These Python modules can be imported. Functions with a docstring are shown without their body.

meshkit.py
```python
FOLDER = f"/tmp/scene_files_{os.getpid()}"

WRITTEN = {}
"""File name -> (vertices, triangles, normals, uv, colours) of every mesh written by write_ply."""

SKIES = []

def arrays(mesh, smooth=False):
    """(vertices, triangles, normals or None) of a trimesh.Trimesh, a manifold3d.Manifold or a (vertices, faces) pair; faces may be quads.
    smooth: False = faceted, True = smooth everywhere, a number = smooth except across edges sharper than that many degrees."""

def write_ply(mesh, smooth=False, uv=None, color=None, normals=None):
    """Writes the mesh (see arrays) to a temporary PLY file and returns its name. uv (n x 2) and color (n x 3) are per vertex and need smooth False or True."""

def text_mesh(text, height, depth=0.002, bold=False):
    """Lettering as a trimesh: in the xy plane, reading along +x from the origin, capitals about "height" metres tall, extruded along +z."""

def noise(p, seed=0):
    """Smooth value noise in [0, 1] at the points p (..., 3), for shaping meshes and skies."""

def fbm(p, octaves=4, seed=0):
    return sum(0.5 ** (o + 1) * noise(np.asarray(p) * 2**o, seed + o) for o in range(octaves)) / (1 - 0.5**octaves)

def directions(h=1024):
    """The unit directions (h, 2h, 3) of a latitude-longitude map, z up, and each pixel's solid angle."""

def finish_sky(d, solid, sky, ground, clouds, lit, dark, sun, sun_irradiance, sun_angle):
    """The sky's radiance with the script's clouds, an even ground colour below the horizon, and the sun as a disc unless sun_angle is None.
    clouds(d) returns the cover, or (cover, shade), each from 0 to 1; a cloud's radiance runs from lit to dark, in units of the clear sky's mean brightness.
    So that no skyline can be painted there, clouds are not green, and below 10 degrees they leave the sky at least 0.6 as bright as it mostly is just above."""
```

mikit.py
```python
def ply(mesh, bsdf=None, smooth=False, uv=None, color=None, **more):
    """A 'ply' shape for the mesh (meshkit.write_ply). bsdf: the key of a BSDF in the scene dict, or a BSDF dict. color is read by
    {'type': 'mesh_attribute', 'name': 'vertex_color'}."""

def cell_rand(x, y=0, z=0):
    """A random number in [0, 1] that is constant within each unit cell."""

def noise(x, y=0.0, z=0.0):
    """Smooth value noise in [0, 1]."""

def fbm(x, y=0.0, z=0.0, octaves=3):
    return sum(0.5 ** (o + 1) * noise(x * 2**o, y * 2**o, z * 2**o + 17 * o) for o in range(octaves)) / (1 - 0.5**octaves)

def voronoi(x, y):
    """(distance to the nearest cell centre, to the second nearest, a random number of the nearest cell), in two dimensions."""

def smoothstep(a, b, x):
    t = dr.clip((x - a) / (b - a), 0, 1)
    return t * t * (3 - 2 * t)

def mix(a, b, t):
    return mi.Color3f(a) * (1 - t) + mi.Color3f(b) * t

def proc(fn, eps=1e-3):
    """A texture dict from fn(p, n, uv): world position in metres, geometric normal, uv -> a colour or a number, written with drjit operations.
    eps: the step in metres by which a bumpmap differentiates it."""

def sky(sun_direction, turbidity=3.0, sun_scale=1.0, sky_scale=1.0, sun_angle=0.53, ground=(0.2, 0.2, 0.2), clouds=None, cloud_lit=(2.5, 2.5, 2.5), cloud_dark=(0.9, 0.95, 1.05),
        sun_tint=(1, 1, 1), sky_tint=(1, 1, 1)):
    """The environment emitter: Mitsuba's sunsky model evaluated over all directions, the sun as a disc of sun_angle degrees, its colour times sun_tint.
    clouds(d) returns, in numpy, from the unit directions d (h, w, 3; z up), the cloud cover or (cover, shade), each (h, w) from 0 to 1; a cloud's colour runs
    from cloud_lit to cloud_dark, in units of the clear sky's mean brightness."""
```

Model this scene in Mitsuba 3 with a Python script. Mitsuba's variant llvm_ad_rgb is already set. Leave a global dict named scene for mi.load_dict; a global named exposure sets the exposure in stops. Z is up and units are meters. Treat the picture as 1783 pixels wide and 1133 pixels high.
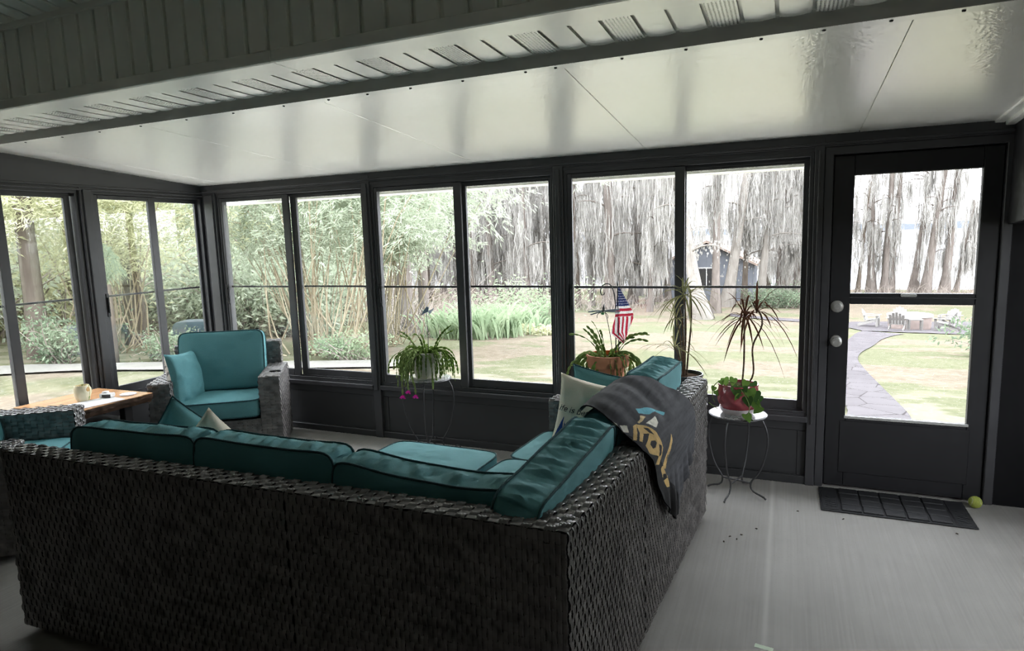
import math, random
import numpy as np, trimesh
import mitsuba as mi, mikit, meshkit
import drjit as dr
from mikit import noise, fbm, voronoi, cell_rand, smoothstep, mix
T = mi.ScalarTransform4f
scene, labels = {}, {}
rng = np.random.default_rng(7)
W_PX, H_PX = 1783, 1133

# ------------------------------------------------------------------ camera, sky, exposure
F_PX, YAW, PITCH, ROLL = 1110.7, -0.4068, 0.1354, -0.0304
CAM = np.array([0, 0, 1.6])
def _axes():
    cy, sy = math.cos(YAW), math.sin(YAW)
    fw, r, u = np.array([sy, cy, 0]), np.array([cy, -sy, 0]), np.array([0, 0, 1.0])
    f2 = fw * math.cos(PITCH) - u * math.sin(PITCH)
    u2 = u * math.cos(PITCH) + fw * math.sin(PITCH)
    return r * math.cos(ROLL) + u2 * math.sin(ROLL), u2 * math.cos(ROLL) - r * math.sin(ROLL), f2
_R, _U, _F = _axes()
scene['camera'] = {'type': 'perspective', 'fov': math.degrees(2 * math.atan(W_PX / 2 / F_PX)), 'fov_axis': 'x', 'near_clip': 0.05, 'far_clip': 5000.0,
                   'to_world': T().look_at(origin=CAM.tolist(), target=(CAM + _F).tolist(), up=_U.tolist())}
def overcast(d):
    n = meshkit.fbm(d * [3, 3, 6] + 11, 4, 3)
    return np.ones(d.shape[:2]), np.clip((n - .35) * 1.1, 0, 1) * .55
scene['sky'] = mikit.sky((0.35, 0.55, 0.75), turbidity=4, sun_scale=0.0, sky_scale=1.0, ground=(.30, .30, .26), clouds=overcast,
                         cloud_lit=(2.35, 2.45, 2.6), cloud_dark=(1.6, 1.68, 1.85))
exposure = 5.12

# ------------------------------------------------------------------ helpers
def tag(key, label=None, cat=None, group=None, kind=None):
    d = {}
    if label: d['label'] = label
    if cat: d['category'] = cat
    if group: d['group'] = group
    if kind: d['kind'] = kind
    labels[key] = d
_used = {}
def num(key):
    """key, key_001, key_002 ..."""
    n = _used.get(key, 0); _used[key] = n + 1
    return key if n == 0 else f'{key}_{n:03d}'
def put(key, mesh, bsdf, smooth=False, label=None, cat=None, group=None, kind=None, **kw):
    """one shape entry; returns its (numbered) key"""
    key = num(key)
    scene[key] = mikit.ply(mesh, bsdf, smooth, **kw)
    if label or cat or group or kind: tag(key, label, cat, group, kind)
    return key
def thing(name, label, cat, group=None, kind=None):
    key = num(name); tag(key, label, cat, group, kind); return key

class MB:
    """collects vertices and triangles"""
    def __init__(self): self.v, self.f, self.n = [], [], 0
    def add(self, v, f):
        v = np.asarray(v, float); f = np.asarray(f, int)
        if f.shape[1] == 4: f = np.vstack([f[:, [0, 1, 2]], f[:, [0, 2, 3]]])
        self.v.append(v); self.f.append(f + self.n); self.n += len(v); return self
    def mesh(self): return (np.vstack(self.v), np.vstack(self.f))
    def box(self, x0, x1, y0, y1, z0, z1, r=0.0): return self.add(*bx(x0, x1, y0, y1, z0, z1, r))
    def tube(self, pts, rad, n=8): return self.add(*tube(pts, rad, n))
def bx(x0, x1, y0, y1, z0, z1, r=0.0):
    """box with chamfered edges"""
    lo, hi = np.array([min(x0, x1), min(y0, y1), min(z0, z1)], float), np.array([max(x0, x1), max(y0, y1), max(z0, z1)], float)
    r = min(r, (hi - lo).min() * .45)
    if r <= 0:
        m = trimesh.creation.box(extents=hi - lo); return np.array(m.vertices) + (lo + hi) / 2, np.array(m.faces)
    c, h = (lo + hi) / 2, (hi - lo) / 2
    v = []
    for s in np.ndindex(2, 2, 2):
        s = np.array(s) * 2 - 1
        for a in range(3):
            q = h - r; q = q.copy(); q[a] = h[a]; v.append(c + s * q)
    m = trimesh.Trimesh(np.array(v)).convex_hull
    return np.array(m.vertices), np.array(m.faces)
def rbox(sx, sy, sz, r, seg=3):
    """rounded box about the origin"""
    import manifold3d as m3
    s = m3.Manifold.sphere(r, 4 * seg)
    pts = np.array([[a * (sx / 2 - r), b * (sy / 2 - r), c * (sz / 2 - r)] for a in (-1, 1) for b in (-1, 1) for c in (-1, 1)])
    m = m3.Manifold.batch_hull([s.translate(p.tolist()) for p in pts]).to_mesh()
    return np.array(m.vert_properties[:, :3]), np.array(m.tri_verts)
def tube(pts, rad, n=8, closed=False):
    pts = np.asarray(pts, float); k = len(pts)
    rad = np.broadcast_to(np.asarray(rad, float), (k,))
    if closed: t = np.roll(pts, -1, 0) - np.roll(pts, 1, 0)
    else: t = np.gradient(pts, axis=0)
    t /= np.linalg.norm(t, axis=1, keepdims=True) + 1e-12
    u = np.cross(t[0], [0, 0, 1] if abs(t[0][2]) < .9 else [1, 0, 0]); u /= np.linalg.norm(u)
    v = []
    a = np.arange(n) * 2 * np.pi / n
    for i in range(k):
        u = u - t[i] * (u @ t[i]); u /= np.linalg.norm(u) + 1e-12
        w = np.cross(t[i], u)
        v.append(pts[i] + rad[i] * (np.cos(a)[:, None] * u + np.sin(a)[:, None] * w))
    f = []
    for i in range(k if closed else k - 1):
        i2 = (i + 1) % k
        j = np.arange(n); j2 = (j + 1) % n
        f.append(np.stack([i * n + j, i * n + j2, i2 * n + j2, i2 * n + j], 1))
    v, f = np.vstack(v), np.vstack(f)
    f = np.vstack([f[:, [0, 1, 2]], f[:, [0, 2, 3]]])
    if not closed:
        v = np.vstack([v, pts[:1], pts[-1:]]); j = np.arange(n); j2 = (j + 1) % n
        f = np.vstack([f, np.stack([j2, j, j * 0 + k * n], 1), np.stack([(k - 1) * n + j, (k - 1) * n + j2, j * 0 + k * n + 1], 1)])
    return v, f
def lathe(prof, n=32, center=(0, 0, 0)):
    """prof: (r, z) from bottom to top"""
    prof = np.asarray(prof, float); k = len(prof)
    a = np.arange(n) * 2 * np.pi / n
    v = np.stack([np.outer(prof[:, 0], np.cos(a)), np.outer(prof[:, 0], np.sin(a)), np.repeat(prof[:, 1:2], n, 1)], -1).reshape(-1, 3) + center
    j = np.arange(n); j2 = (j + 1) % n
    f = np.vstack([np.stack([i * n + j, i * n + j2, (i + 1) * n + j2, (i + 1) * n + j], 1) for i in range(k - 1)])
    return v, np.vstack([f[:, [0, 1, 2]], f[:, [0, 2, 3]]])
def grid_faces(nu, nv):
    i, j = np.meshgrid(np.arange(nu - 1), np.arange(nv - 1), indexing='ij')
    a = (i * nv + j).ravel()
    return np.vstack([np.stack([a, a + nv, a + nv + 1], 1), np.stack([a, a + nv + 1, a + 1], 1)])
def grid(fn, nu, nv):
    u, v = np.meshgrid(np.linspace(0, 1, nu), np.linspace(0, 1, nv), indexing='ij')
    return fn(u, v).reshape(-1, 3), grid_faces(nu, nv)
def extrude(poly, y0, y1):
    """polygon in (x, z) extruded along y"""
    from shapely.geometry import Polygon
    p = poly if hasattr(poly, 'geom_type') else Polygon(poly)
    m = trimesh.creation.extrude_polygon(p, abs(y1 - y0), engine='earcut')
    v = np.array(m.vertices); v = np.stack([v[:, 0], min(y0, y1) + v[:, 2], v[:, 1]], 1)
    return v, np.array(m.faces)[:, ::-1]
def rz(v, deg):
    a = math.radians(deg); c, s = math.cos(a), math.sin(a)
    return np.asarray(v) @ np.array([[c, s, 0], [-s, c, 0], [0, 0, 1]])
def spline(pts, n):
    from scipy.interpolate import CubicSpline
    pts = np.asarray(pts, float); t = np.r_[0, np.cumsum(np.linalg.norm(np.diff(pts, axis=0), axis=1))]
    return CubicSpline(t, pts)(np.linspace(0, t[-1], n))

# ------------------------------------------------------------------ materials
def two(b): return {'type': 'twosided', 'b': b}
def rgb(*c): return {'type': 'rgb', 'value': list(c)}
def principled(col, rough=.5, spec=.5, **kw):
    return two({'type': 'principled', 'base_color': col if isinstance(col, dict) else rgb(*col), 'roughness': rough, 'specular': spec, **kw})
def bump(b, fn, scale=1.0, eps=1e-3):
    return {'type': 'bumpmap', 'arbitrary': mikit.proc(fn, eps), 'scale': scale, 'b': b}
def diffuse(col): return two({'type': 'diffuse', 'reflectance': col if isinstance(col, dict) else rgb(*col)})
def leaf_mat(c1, c2, t=.9):
    return {'type': 'principledthin', 'base_color': mikit.proc(lambda p, n, uv: mix(c1, c2, noise(p.x * 3, p.y * 3, p.z * 3) * .6 + noise(p.x * 20, p.y * 20, p.z * 20) * .4)), 'roughness': .6, 'spec_trans': 0.0, 'diff_trans': t}
M = scene
M['frame_metal'] = principled(mikit.proc(lambda p, n, uv: mix((.045, .045, .049), (.060, .060, .064), noise(p.x * 9, p.y * 9, p.z * 3))), .42, .5)
M['kick_metal'] = principled(mikit.proc(lambda p, n, uv: mix((.034, .035, .037), (.050, .051, .052), fbm(p.x * 3, p.y * 3, p.z * 5))), .5, .4)
M['door_metal'] = principled((.017, .017, .019), .5, .4)
M['black_metal'] = principled((.012, .012, .013), .35, .5)
M['steel'] = principled((.42, .41, .39), .35, .6, metallic=.25)
def emboss(p, n, uv):
    return fbm(p.x * 95, p.y * 95, 0, 2)
M['ceiling_white'] = {'type': 'twosided', 'b': {'type': 'bumpmap', 'arbitrary': mikit.proc(emboss, 8e-4), 'scale': .0011,
    'b': {'type': 'principled', 'base_color': rgb(.94, .935, .885), 'roughness': .27, 'specular': .9, 'metallic': .40}}}
M['vinyl_white'] = principled((.88, .88, .83), .30, .9, metallic=.35)
M['vinyl_board'] = principled(mikit.proc(lambda p, n, uv: mix((.80, .81, .74), (.87, .88, .81), fbm(p.x * 6, p.y * 6, p.z * 2))), .5, .4)
M['vinyl_trim'] = principled((.90, .90, .85), .30, .9, metallic=.35)
def vent(p, n, uv):
    a = p.x * 0 + uv.x; b = uv.y
    row = dr.floor(b * 1.0)
    dx = a - dr.floor(a) - .5
    b2 = b + dr.floor(a) * .5
    dy = b2 - dr.floor(b2) - .5
    hole = (dr.abs(dx) < .24) & (dr.abs(dy) < .30)
    return dr.select(hole, mi.Color3f(.05, .05, .05), mi.Color3f(.88, .88, .83))
M['vinyl_vent'] = principled(mikit.proc(vent), .30, .9, metallic=.35)
M['flashing_grey'] = principled((.42, .42, .40), .4, .5)
def concrete(p, n, uv):
    broom = fbm(p.x * 130, p.y * 3, 0, 2)
    blot = fbm(p.x * 2.2, p.y * 2.2, 3, 3)
    speck = noise(p.x * 190, p.y * 190, 1)
    patch = fbm(p.x * 9, p.y * 9, 7, 3)
    c = mix((.215, .208, .195), (.335, .325, .305), blot * .5 + broom * .35 + patch * .2)
    c = mix(c, (.27, .26, .24), smoothstep(.74, .9, speck) * .6)
    line = dr.exp(-dr.square((p.x + .04 - .0 * p.y) / .012)) * .35 + dr.exp(-dr.square((p.x - .03) / .05)) * .12
    return mix(c, (.50, .49, .46), line)
M['concrete'] = bump(principled(mikit.proc(concrete), .75, .3), lambda p, n, uv: fbm(p.x * 150, p.y * 40, 0, 2), .0012)
M['window_glass'] = {'type': 'thindielectric', 'int_ior': 1.5}
M['brick_wall'] = principled(mikit.proc(lambda p, n, uv: mix((.30, .28, .26), (.40, .38, .35), fbm(p.x * 7, p.z * 16, 0, 2))), .8, .2)

# ------------------------------------------------------------------ the room
D, L = 4.314, 4.886                     # window wall at y = D, left wall at x = -L
XR = 1.95                               # right wall (outside the picture)
YB = -2.2                               # house wall behind the camera
SL = .08                                # slope of the sunroom ceiling
def zc(y): return 2.142 + SL * (D - y)
put('floor', bx(-L - .1, XR + .1, YB - .1, D + .12, -.12, 0), 'concrete', kind='structure', label='broom-finished grey concrete floor slab of the sunroom')

# ceiling panels, 4 ft wide, with seams
seams = [-L - .06, -4.51, -3.29, -2.07, -.85, .37, 1.055]
cl = thing('ceiling', 'white embossed sloping sunroom ceiling', None, kind='structure'); labels[cl].pop('category', None)
for a, b in zip(seams[:-1], seams[1:]):
    y0, y1 = 2.53, D + .10
    v, f = bx(a + .0016, b - .0016, y0, y1, 0, .06, .0012)
    v[:, 2] += zc(v[:, 1]); put(cl + '__panel', (v, f), 'ceiling_white')
v, f = bx(-L - .1, XR + .1, 2.53, D + .5, .061, .12); v[:, 2] += zc(v[:, 1]); put(cl + '__roof_deck', (v, f), 'vinyl_board')
# right-hand moulding and the dark boxed beam beside it
for k, (xa, xb, dz) in enumerate(((1.01, 1.055, .012), (1.058, 1.10, .028))):
    v, f = bx(xa, xb, 2.53, D - .03, -dz, .01, .003); v[:, 2] += zc(v[:, 1]); put(cl + '__edge_moulding', (v, f), 'vinyl_trim')
v, f = bx(1.102, 1.45, 2.0, D - .02, -.55, .2, .004); v[:, 2] += zc(v[:, 1]); put(cl + '__boxed_beam', (v, f), 'door_metal')
# flashing at the house side of the ceiling
fl = thing('trim_1', 'metal flashing strip with screws where the ceiling meets the soffit', None, kind='structure')
put(fl + '__face', bx(-L, XR, 2.498, 2.504, 2.272, 2.345, .001), 'flashing_grey')
v, f = bx(-L, XR, 2.504, 2.565, -.010, -.001, .001); v[:, 2] += zc(v[:, 1]); put(fl + '__lip', (v, f), 'vinyl_trim')
sc_px = [-4.3, -3.95, -3.62, -3.28, -2.93, -2.6, -2.27, -2.0, -1.78, -1.55, -1.29, -1.0, -.87, -.60, -.36, -.1, .1, .3, .5, .72]
sm = trimesh.creation.icosphere(1, .0065)
for x in sc_px:
    put(fl + '__screw', (np.array(sm.vertices) * [1, 1, .6] + [x, 2.541, zc(2.541) - .011], np.array(sm.faces)), 'black_metal')
# vented soffit
sf = thing('trim_2', 'white vinyl soffit of flat and perforated strips', None, kind='structure')
PIT = .332 / 3
v0 = -.60 - PIT * 41
def zs(y): return 2.322 - .025 * (y - 2.17)
for i in range(65):
    xa = v0 + i * PIT
    is_vent = (i % 3 == 2)
    w = PIT - .013
    y0, y1 = 2.155, 2.472
    n = 9
    us = np.linspace(0, 1, n)
    # the strip droops a little at its free end and is slightly crowned there
    def strip(u, t, xa=xa, w=w):
        y = y0 + (y1 - y0) * t
        z = zs(y) - .005 * np.sin(np.pi * u) * np.clip((t - .55) / .45, 0, 1) ** 2 + .004 * np.clip((t - .8) / .2, 0, 1)
        return np.stack([xa + .0065 + w * u, y, z], -1)
    vg, fg = grid(strip, n, 6)
    nb = len(vg); top = vg + [0, 0, .004]
    edge = np.concatenate([np.arange(0, nb, 6)[::-1], np.arange(1, 6), np.arange(nb - 6 + 5, 0, -6)[:0]])
    uvs = np.stack([(vg[:, 0] - xa) / .0125, (vg[:, 1] - y0) / .0125], 1)
    put(sf + ('__vented_strip' if is_vent else '__strip'), (np.vstack([vg, top]), np.vstack([fg[:, ::-1], fg + nb])), 'vinyl_vent' if is_vent else 'vinyl_white', uv=np.vstack([uvs, uvs]))
put(sf + '__groove_backing', bx(-L, XR, 2.15, 2.495, 2.331, 2.345), 'vinyl_white')
for xa, xb in ((-L, -1.852), (-1.848, XR)):
    put(sf + '__channel', bx(xa, xb, 2.03, 2.17, 2.304, 2.318, .002), 'vinyl_trim')
# header above the soffit: vertical vinyl boards
hd = thing('wall_header', 'header of vertical off-white vinyl boards above the soffit', None, kind='structure')
PB = .1085
for i in range(63):
    xa = -L + .02 + i * PB - .03
    put(hd + '__board', bx(xa + .009, xa + PB - .009, 2.018, 2.04, 2.345, 2.668, .005), 'vinyl_board')
put(hd + '__backing', bx(-L, XR, 2.040, 2.06, 2.318, 2.72), 'vinyl_board')
for xa, xb in ((-L, -1.852), (-1.848, XR)):
    put(hd + '__bottom_trim', bx(xa, xb, 2.016, 2.03, 2.304, 2.348, .003), 'vinyl_board')
put(hd + '__top_trim', bx(-L, XR, 2.008, 2.03, 2.655, 2.69, .004), 'vinyl_board')
# inner porch ceiling of the same boards, rising towards the house
pc = thing('ceiling_porch', 'upper porch ceiling of narrow vinyl boards', None, kind='structure')
for i in range(32):
    xa = -L + .02 + i * PB
    v, f = bx(xa + .009, xa + PB - .009, .5, 2.02, -.010, .012, .004); v[:, 2] += 2.69 + .152 * (2.03 - v[:, 1]); put(pc + '__board', (v, f), 'vinyl_board')
v, f = bx(-L, XR, YB, 2.06, .013, .06); v[:, 2] += 2.69 + .152 * (2.03 - v[:, 1]); put(pc + '__deck', (v, f), 'vinyl_board')
# walls out of the picture that close the porch
put('wall_house', bx(-L - .1, XR + .1, YB - .2, YB, 0, 3.6), 'brick_wall', kind='structure', label='house wall of the porch')
m = MB(); m.box(XR, XR + .1, YB, 1.6, -.1, 3.6); m.box(XR, XR + .1, 3.4, D + .1, -.1, 3.6); m.box(XR, XR + .1, 1.6, 3.4, -.1, .45); m.box(XR, XR + .1, 1.6, 3.4, 2.1, 3.6)
put('wall_right', m.mesh(), 'door_metal', kind='structure', label='dark right wall of the porch')
put('wall_left_porch', bx(-L - .1, -L, YB, 2.08, -.1, 3.6), 'door_metal', kind='structure', label='dark left wall of the porch')
put('wall_gable', bx(-L - .1, -L, 2.08, 2.53, 2.2, 3.6), 'door_metal', kind='structure', label='dark gable infill above the left wall')
put('trim_3', bx(-L - .1, XR + .1, 2.06, 2.53, 2.5, 2.72), 'vinyl_board', kind='structure', label='roof edge above the soffit')

# ------------------------------------------------------------------ window walls
def loc(axis):
    """axis 'y': the window wall (s = x, depth towards outside = +y); 'x': the left wall (s = y, depth towards outside = -x)"""
    if axis == 'y': return lambda s0, s1, d0, d1, z0, z1, r=0.002: bx(s0, s1, D + d0, D + d1, z0, z1, r)
    if axis == 'r': return lambda s0, s1, d0, d1, z0, z1, r=0.002: bx(XR + .03 + d0, XR + .03 + d1, s0, s1, z0, z1, r)
    return lambda s0, s1, d0, d1, z0, z1, r=0.002: bx(-L - d0, -L - d1, s0, s1, z0, z1, r)
ZT, ZB, ZM = 1.995, .53, 1.246
def window(n, axis, s0, s1, gA, gB, near_first, label):
    """a horizontal slider: sash A (inner track), sash B (outer track); gA, gB their glass edges along s"""
    B = loc(axis)
    w = thing(f'window_{n}', label, None, kind='structure')
    m = MB()
    m.add(*B(s0, s0 + .022, -.035, .055, .455, 2.05)); m.add(*B(s1 - .022, s1, -.035, .055, .455, 2.05))
    m.add(*B(s0, s1, -.035, .055, 2.03, 2.055)); m.add(*B(s0, s1, -.035, .055, .44, .462))
    m.add(*B(s0, s1, .002, .006, .462, .478)); m.add(*B(s0, s1, -.037, -.032, .462, .472)); m.add(*B(s0, s1, .004, .008, 2.01, 2.03))
    put(w + '__frame', m.mesh(), 'frame_metal')
    for (g0, g1), d, inner in ((gA, -.016, True), (gB, .022, False)):
        sw = .045
        lo_, hi_ = (g0 - sw, g1 + .062) if inner else (g0 - .062, g1 + sw)
        lo_, hi_ = max(lo_, s0 + .023), min(hi_, s1 - .023)
        s = MB()
        s.add(*B(lo_, g0, d - .013, d + .013, .468, 2.026)); s.add(*B(g1, hi_, d - .013, d + .013, .468, 2.026))
        s.add(*B(g0, g1, d - .013, d + .013, ZT, 2.026)); s.add(*B(g0, g1, d - .013, d + .013, .468, ZB))
        k = put(w + '__sash', s.mesh(), 'frame_metal')
        q = MB(); q.add(*B(g0 - .004, g1 + .004, d - .0006, d + .0006, ZB - .004, ZT + .004, 0))
        # a single sheet of glass
        vv = q.mesh()[0]
        if axis == 'y':
            y = D + d; gv = np.array([[g0 - .004, y, ZB - .004], [g1 + .004, y, ZB - .004], [g1 + .004, y, ZT + .004], [g0 - .004, y, ZT + .004]])
        else:
            x = -L - d if axis == 'x' else XR + .03 + d; gv = np.array([[x, g0 - .004, ZB - .004], [x, g1 + .004, ZB - .004], [x, g1 + .004, ZT + .004], [x, g0 - .004, ZT + .004]])
        put(k + '__pane', (gv, np.array([[0, 1, 2], [0, 2, 3]])), 'window_glass')
        put(k + '__mid_rail', B(g0 - .003, g1 + .003, d + .020, d + .030, ZM - .0075, ZM + .0075), 'black_metal')
        if inner:
            sa, sb = (lo_, g0) if near_first else (g1, hi_)
            h = MB(); c = (sa + sb) / 2
            h.add(*B(c - .013, c + .013, d - .022, d - .012, 1.09, 1.27, .003)); h.add(*B(c - .006, c + .006, d - .031, d - .020, 1.12, 1.24, .003))
            put(k + '__handle', h.mesh(), 'black_metal')
    # drip ledge outside the track
    put(w + '__sill', B(s0 - .005, s1 + .005, -.062, .06, .405, .442, .004), 'frame_metal')
    return w
window(1, 'y', -4.665, -3.098, (-4.613, -3.931), (-3.815, -3.150), True, 'sliding window nearest the corner on the window wall')
window(2, 'y', -3.022, -1.500, (-2.972, -2.292), (-2.208, -1.552), True, 'middle sliding window behind the white-potted cactus')
window(3, 'y', -1.424, .142, (-1.369, -.671), (-.604, .088), True, 'sliding window beside the door, behind the flag')
window(4, 'x', 3.281, 4.285, (3.33, 3.754), (3.843, 4.24), True, 'sliding window of the left wall behind the armchair')
window(5, 'x', 2.15, 3.178, (2.205, 2.61), (2.682, 3.099), True, 'sliding window of the left wall behind the mug')
window(6, 'r', 1.62, 3.38, (1.67, 2.45), (2.52, 3.33), True, 'sliding window in the right wall, outside the picture')
By, Bx = loc('y'), loc('x')
wb = thing('wall_back', 'dark bronze aluminium window wall with kick panels', None, kind='structure')
def posts(B, wkey, spans, mat='frame_metal'):
    for a, b in spans:
        m = MB(); m.add(*B(a, b, -.055, .06, 0, 2.13, .003)); m.add(*B(a + .02, b - .02, -.068, -.05, .40, 2.06, .003))
        put(wkey + '__post', m.mesh(), mat)
posts(By, wb, [(-4.80, -4.667), (-3.096, -3.024), (-1.498, -1.426), (.144, .196)])
for a, b in ((-4.667, -3.096), (-3.024, -1.498), (-1.426, .144)):
    m = MB(); m.add(*By(a, b, -.02, .05, .05, .405, .004)); m.add(*By(a, b, -.03, .05, .345, .405, .004))
    m.add(*By(a, a + .05, -.026, 0, .05, .345, .004)); m.add(*By(b - .05, b, -.026, 0, .05, .345, .004))
    put(wb + '__kick_panel', m.mesh(), 'kick_metal')
put(wb + '__base_rail', By(-L, .2, -.045, .06, 0, .052, .004), 'kick_metal')
m = MB(); m.add(*By(-L, 1.102, -.05, .08, 2.075, 2.16, .003)); m.add(*By(-L, 1.102, -.062, -.045, 2.085, 2.10, .003)); m.add(*By(-L, .2, -.038, .07, 2.052, 2.076, .002))
put(wb + '__header', m.mesh(), 'frame_metal')
M['black_panel'] = principled((.006, .006, .007), .6, .2)
put(wb + '__end_panel', By(1.125, XR + .05, -.03, .08, 0, 2.3, .003), 'black_panel')
wl = thing('wall_left', 'dark bronze aluminium window wall on the left', None, kind='structure')
posts(Bx, wl, [(4.287, D + .1), (3.18, 3.279), (2.08, 2.148)])
for a, b in ((3.279, 4.287), (2.148, 3.18)):
    m = MB(); m.add(*Bx(a, b, -.02, .05, .05, .405, .004)); m.add(*Bx(a, b, -.03, .05, .345, .405, .004)); put(wl + '__kick_panel', m.mesh(), 'kick_metal')
put(wl + '__base_rail', Bx(2.08, D, -.045, .06, 0, .052, .004), 'kick_metal')
v, f = Bx(2.08, D + .05, -.05, .08, 2.06, 2.30, .003); v[:, 2] = np.where(v[:, 2] > 2.2, zc(v[:, 1]) + .03, v[:, 2]); put(wl + '__header', (v, f), 'frame_metal')
m = MB(); m.add(*Bx(2.08, D, -.062, -.045, 2.075, 2.09, .003)); m.add(*Bx(2.08, D, -.06, -.04, 2.052, 2.064, .002)); put(wl + '__ledge', m.mesh(), 'frame_metal')
v, f = Bx(2.08, D, -.056, -.048, 2.09, 2.2, .001); v[:, 2] = np.where(v[:, 2] > 2.15, zc(v[:, 1]) - .035, v[:, 2]); put(wl + '__fascia', (v, f), 'frame_metal')

# ------------------------------------------------------------------ door
dk = thing('door_1', 'dark metal storm door with an upper and a lower glass', None, kind='structure')
m = MB(); m.add(*By(.198, .246, -.045, .06, 0, 2.05, .004)); m.add(*By(1.078, 1.125, -.045, .06, 0, 2.05, .004)); m.add(*By(.24, .265, .024, .06, 0, 2.03, .002)); m.add(*By(1.06, 1.085, .024, .06, 0, 2.03, .002)); m.add(*By(.24, 1.08, .024, .06, 2.0, 2.04, .002)); m.add(*By(.24, 1.08, .024, .08, 0, .03, .002)); m.add(*By(.198, 1.125, -.045, .06, 2.028, 2.075, .004))
put(dk + '__frame', m.mesh(), 'frame_metal')
m = MB()
for s in ((.25, .359, .012, 2.022), (.982, 1.074, .012, 2.022), (.359, .982, 1.906, 2.022), (.359, .982, .012, .456), (.359, .982, 1.150, 1.214)):
    m.add(*By(s[0], s[1], -.022, .022, s[2], s[3], .004))
m.add(*By(.33, 1.0, -.027, -.02, .10, .43, .004))
lf = put(dk + '__leaf', m.mesh(), 'door_metal')
m = MB(); m.add(*By(.352, .99, -.030, -.02, .446, .462, .002)); put(lf + '__lower_stop', m.mesh(), 'flashing_grey')
m = MB(); m.add(*By(.352, .99, -.028, -.018, 1.186, 1.192, .001)); put(lf + '__upper_stop', m.mesh(), 'frame_metal')
m = MB(); m.add(*By(.62, .70, -.036, -.02, 1.195, 1.212, .004)); put(lf + '__latch', m.mesh(), 'flashing_grey')
for nm, z0, z1, d in (('upper_pane', 1.21, 1.91, .006), ('lower_pane', .452, 1.154, -.004)):
    y = D + d; gv = np.array([[.355, y, z0], [.986, y, z0], [.986, y, z1], [.355, y, z1]])
    put(dk + '__' + nm, (gv, np.array([[0, 1, 2], [0, 2, 3]])), 'window_glass')
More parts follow.
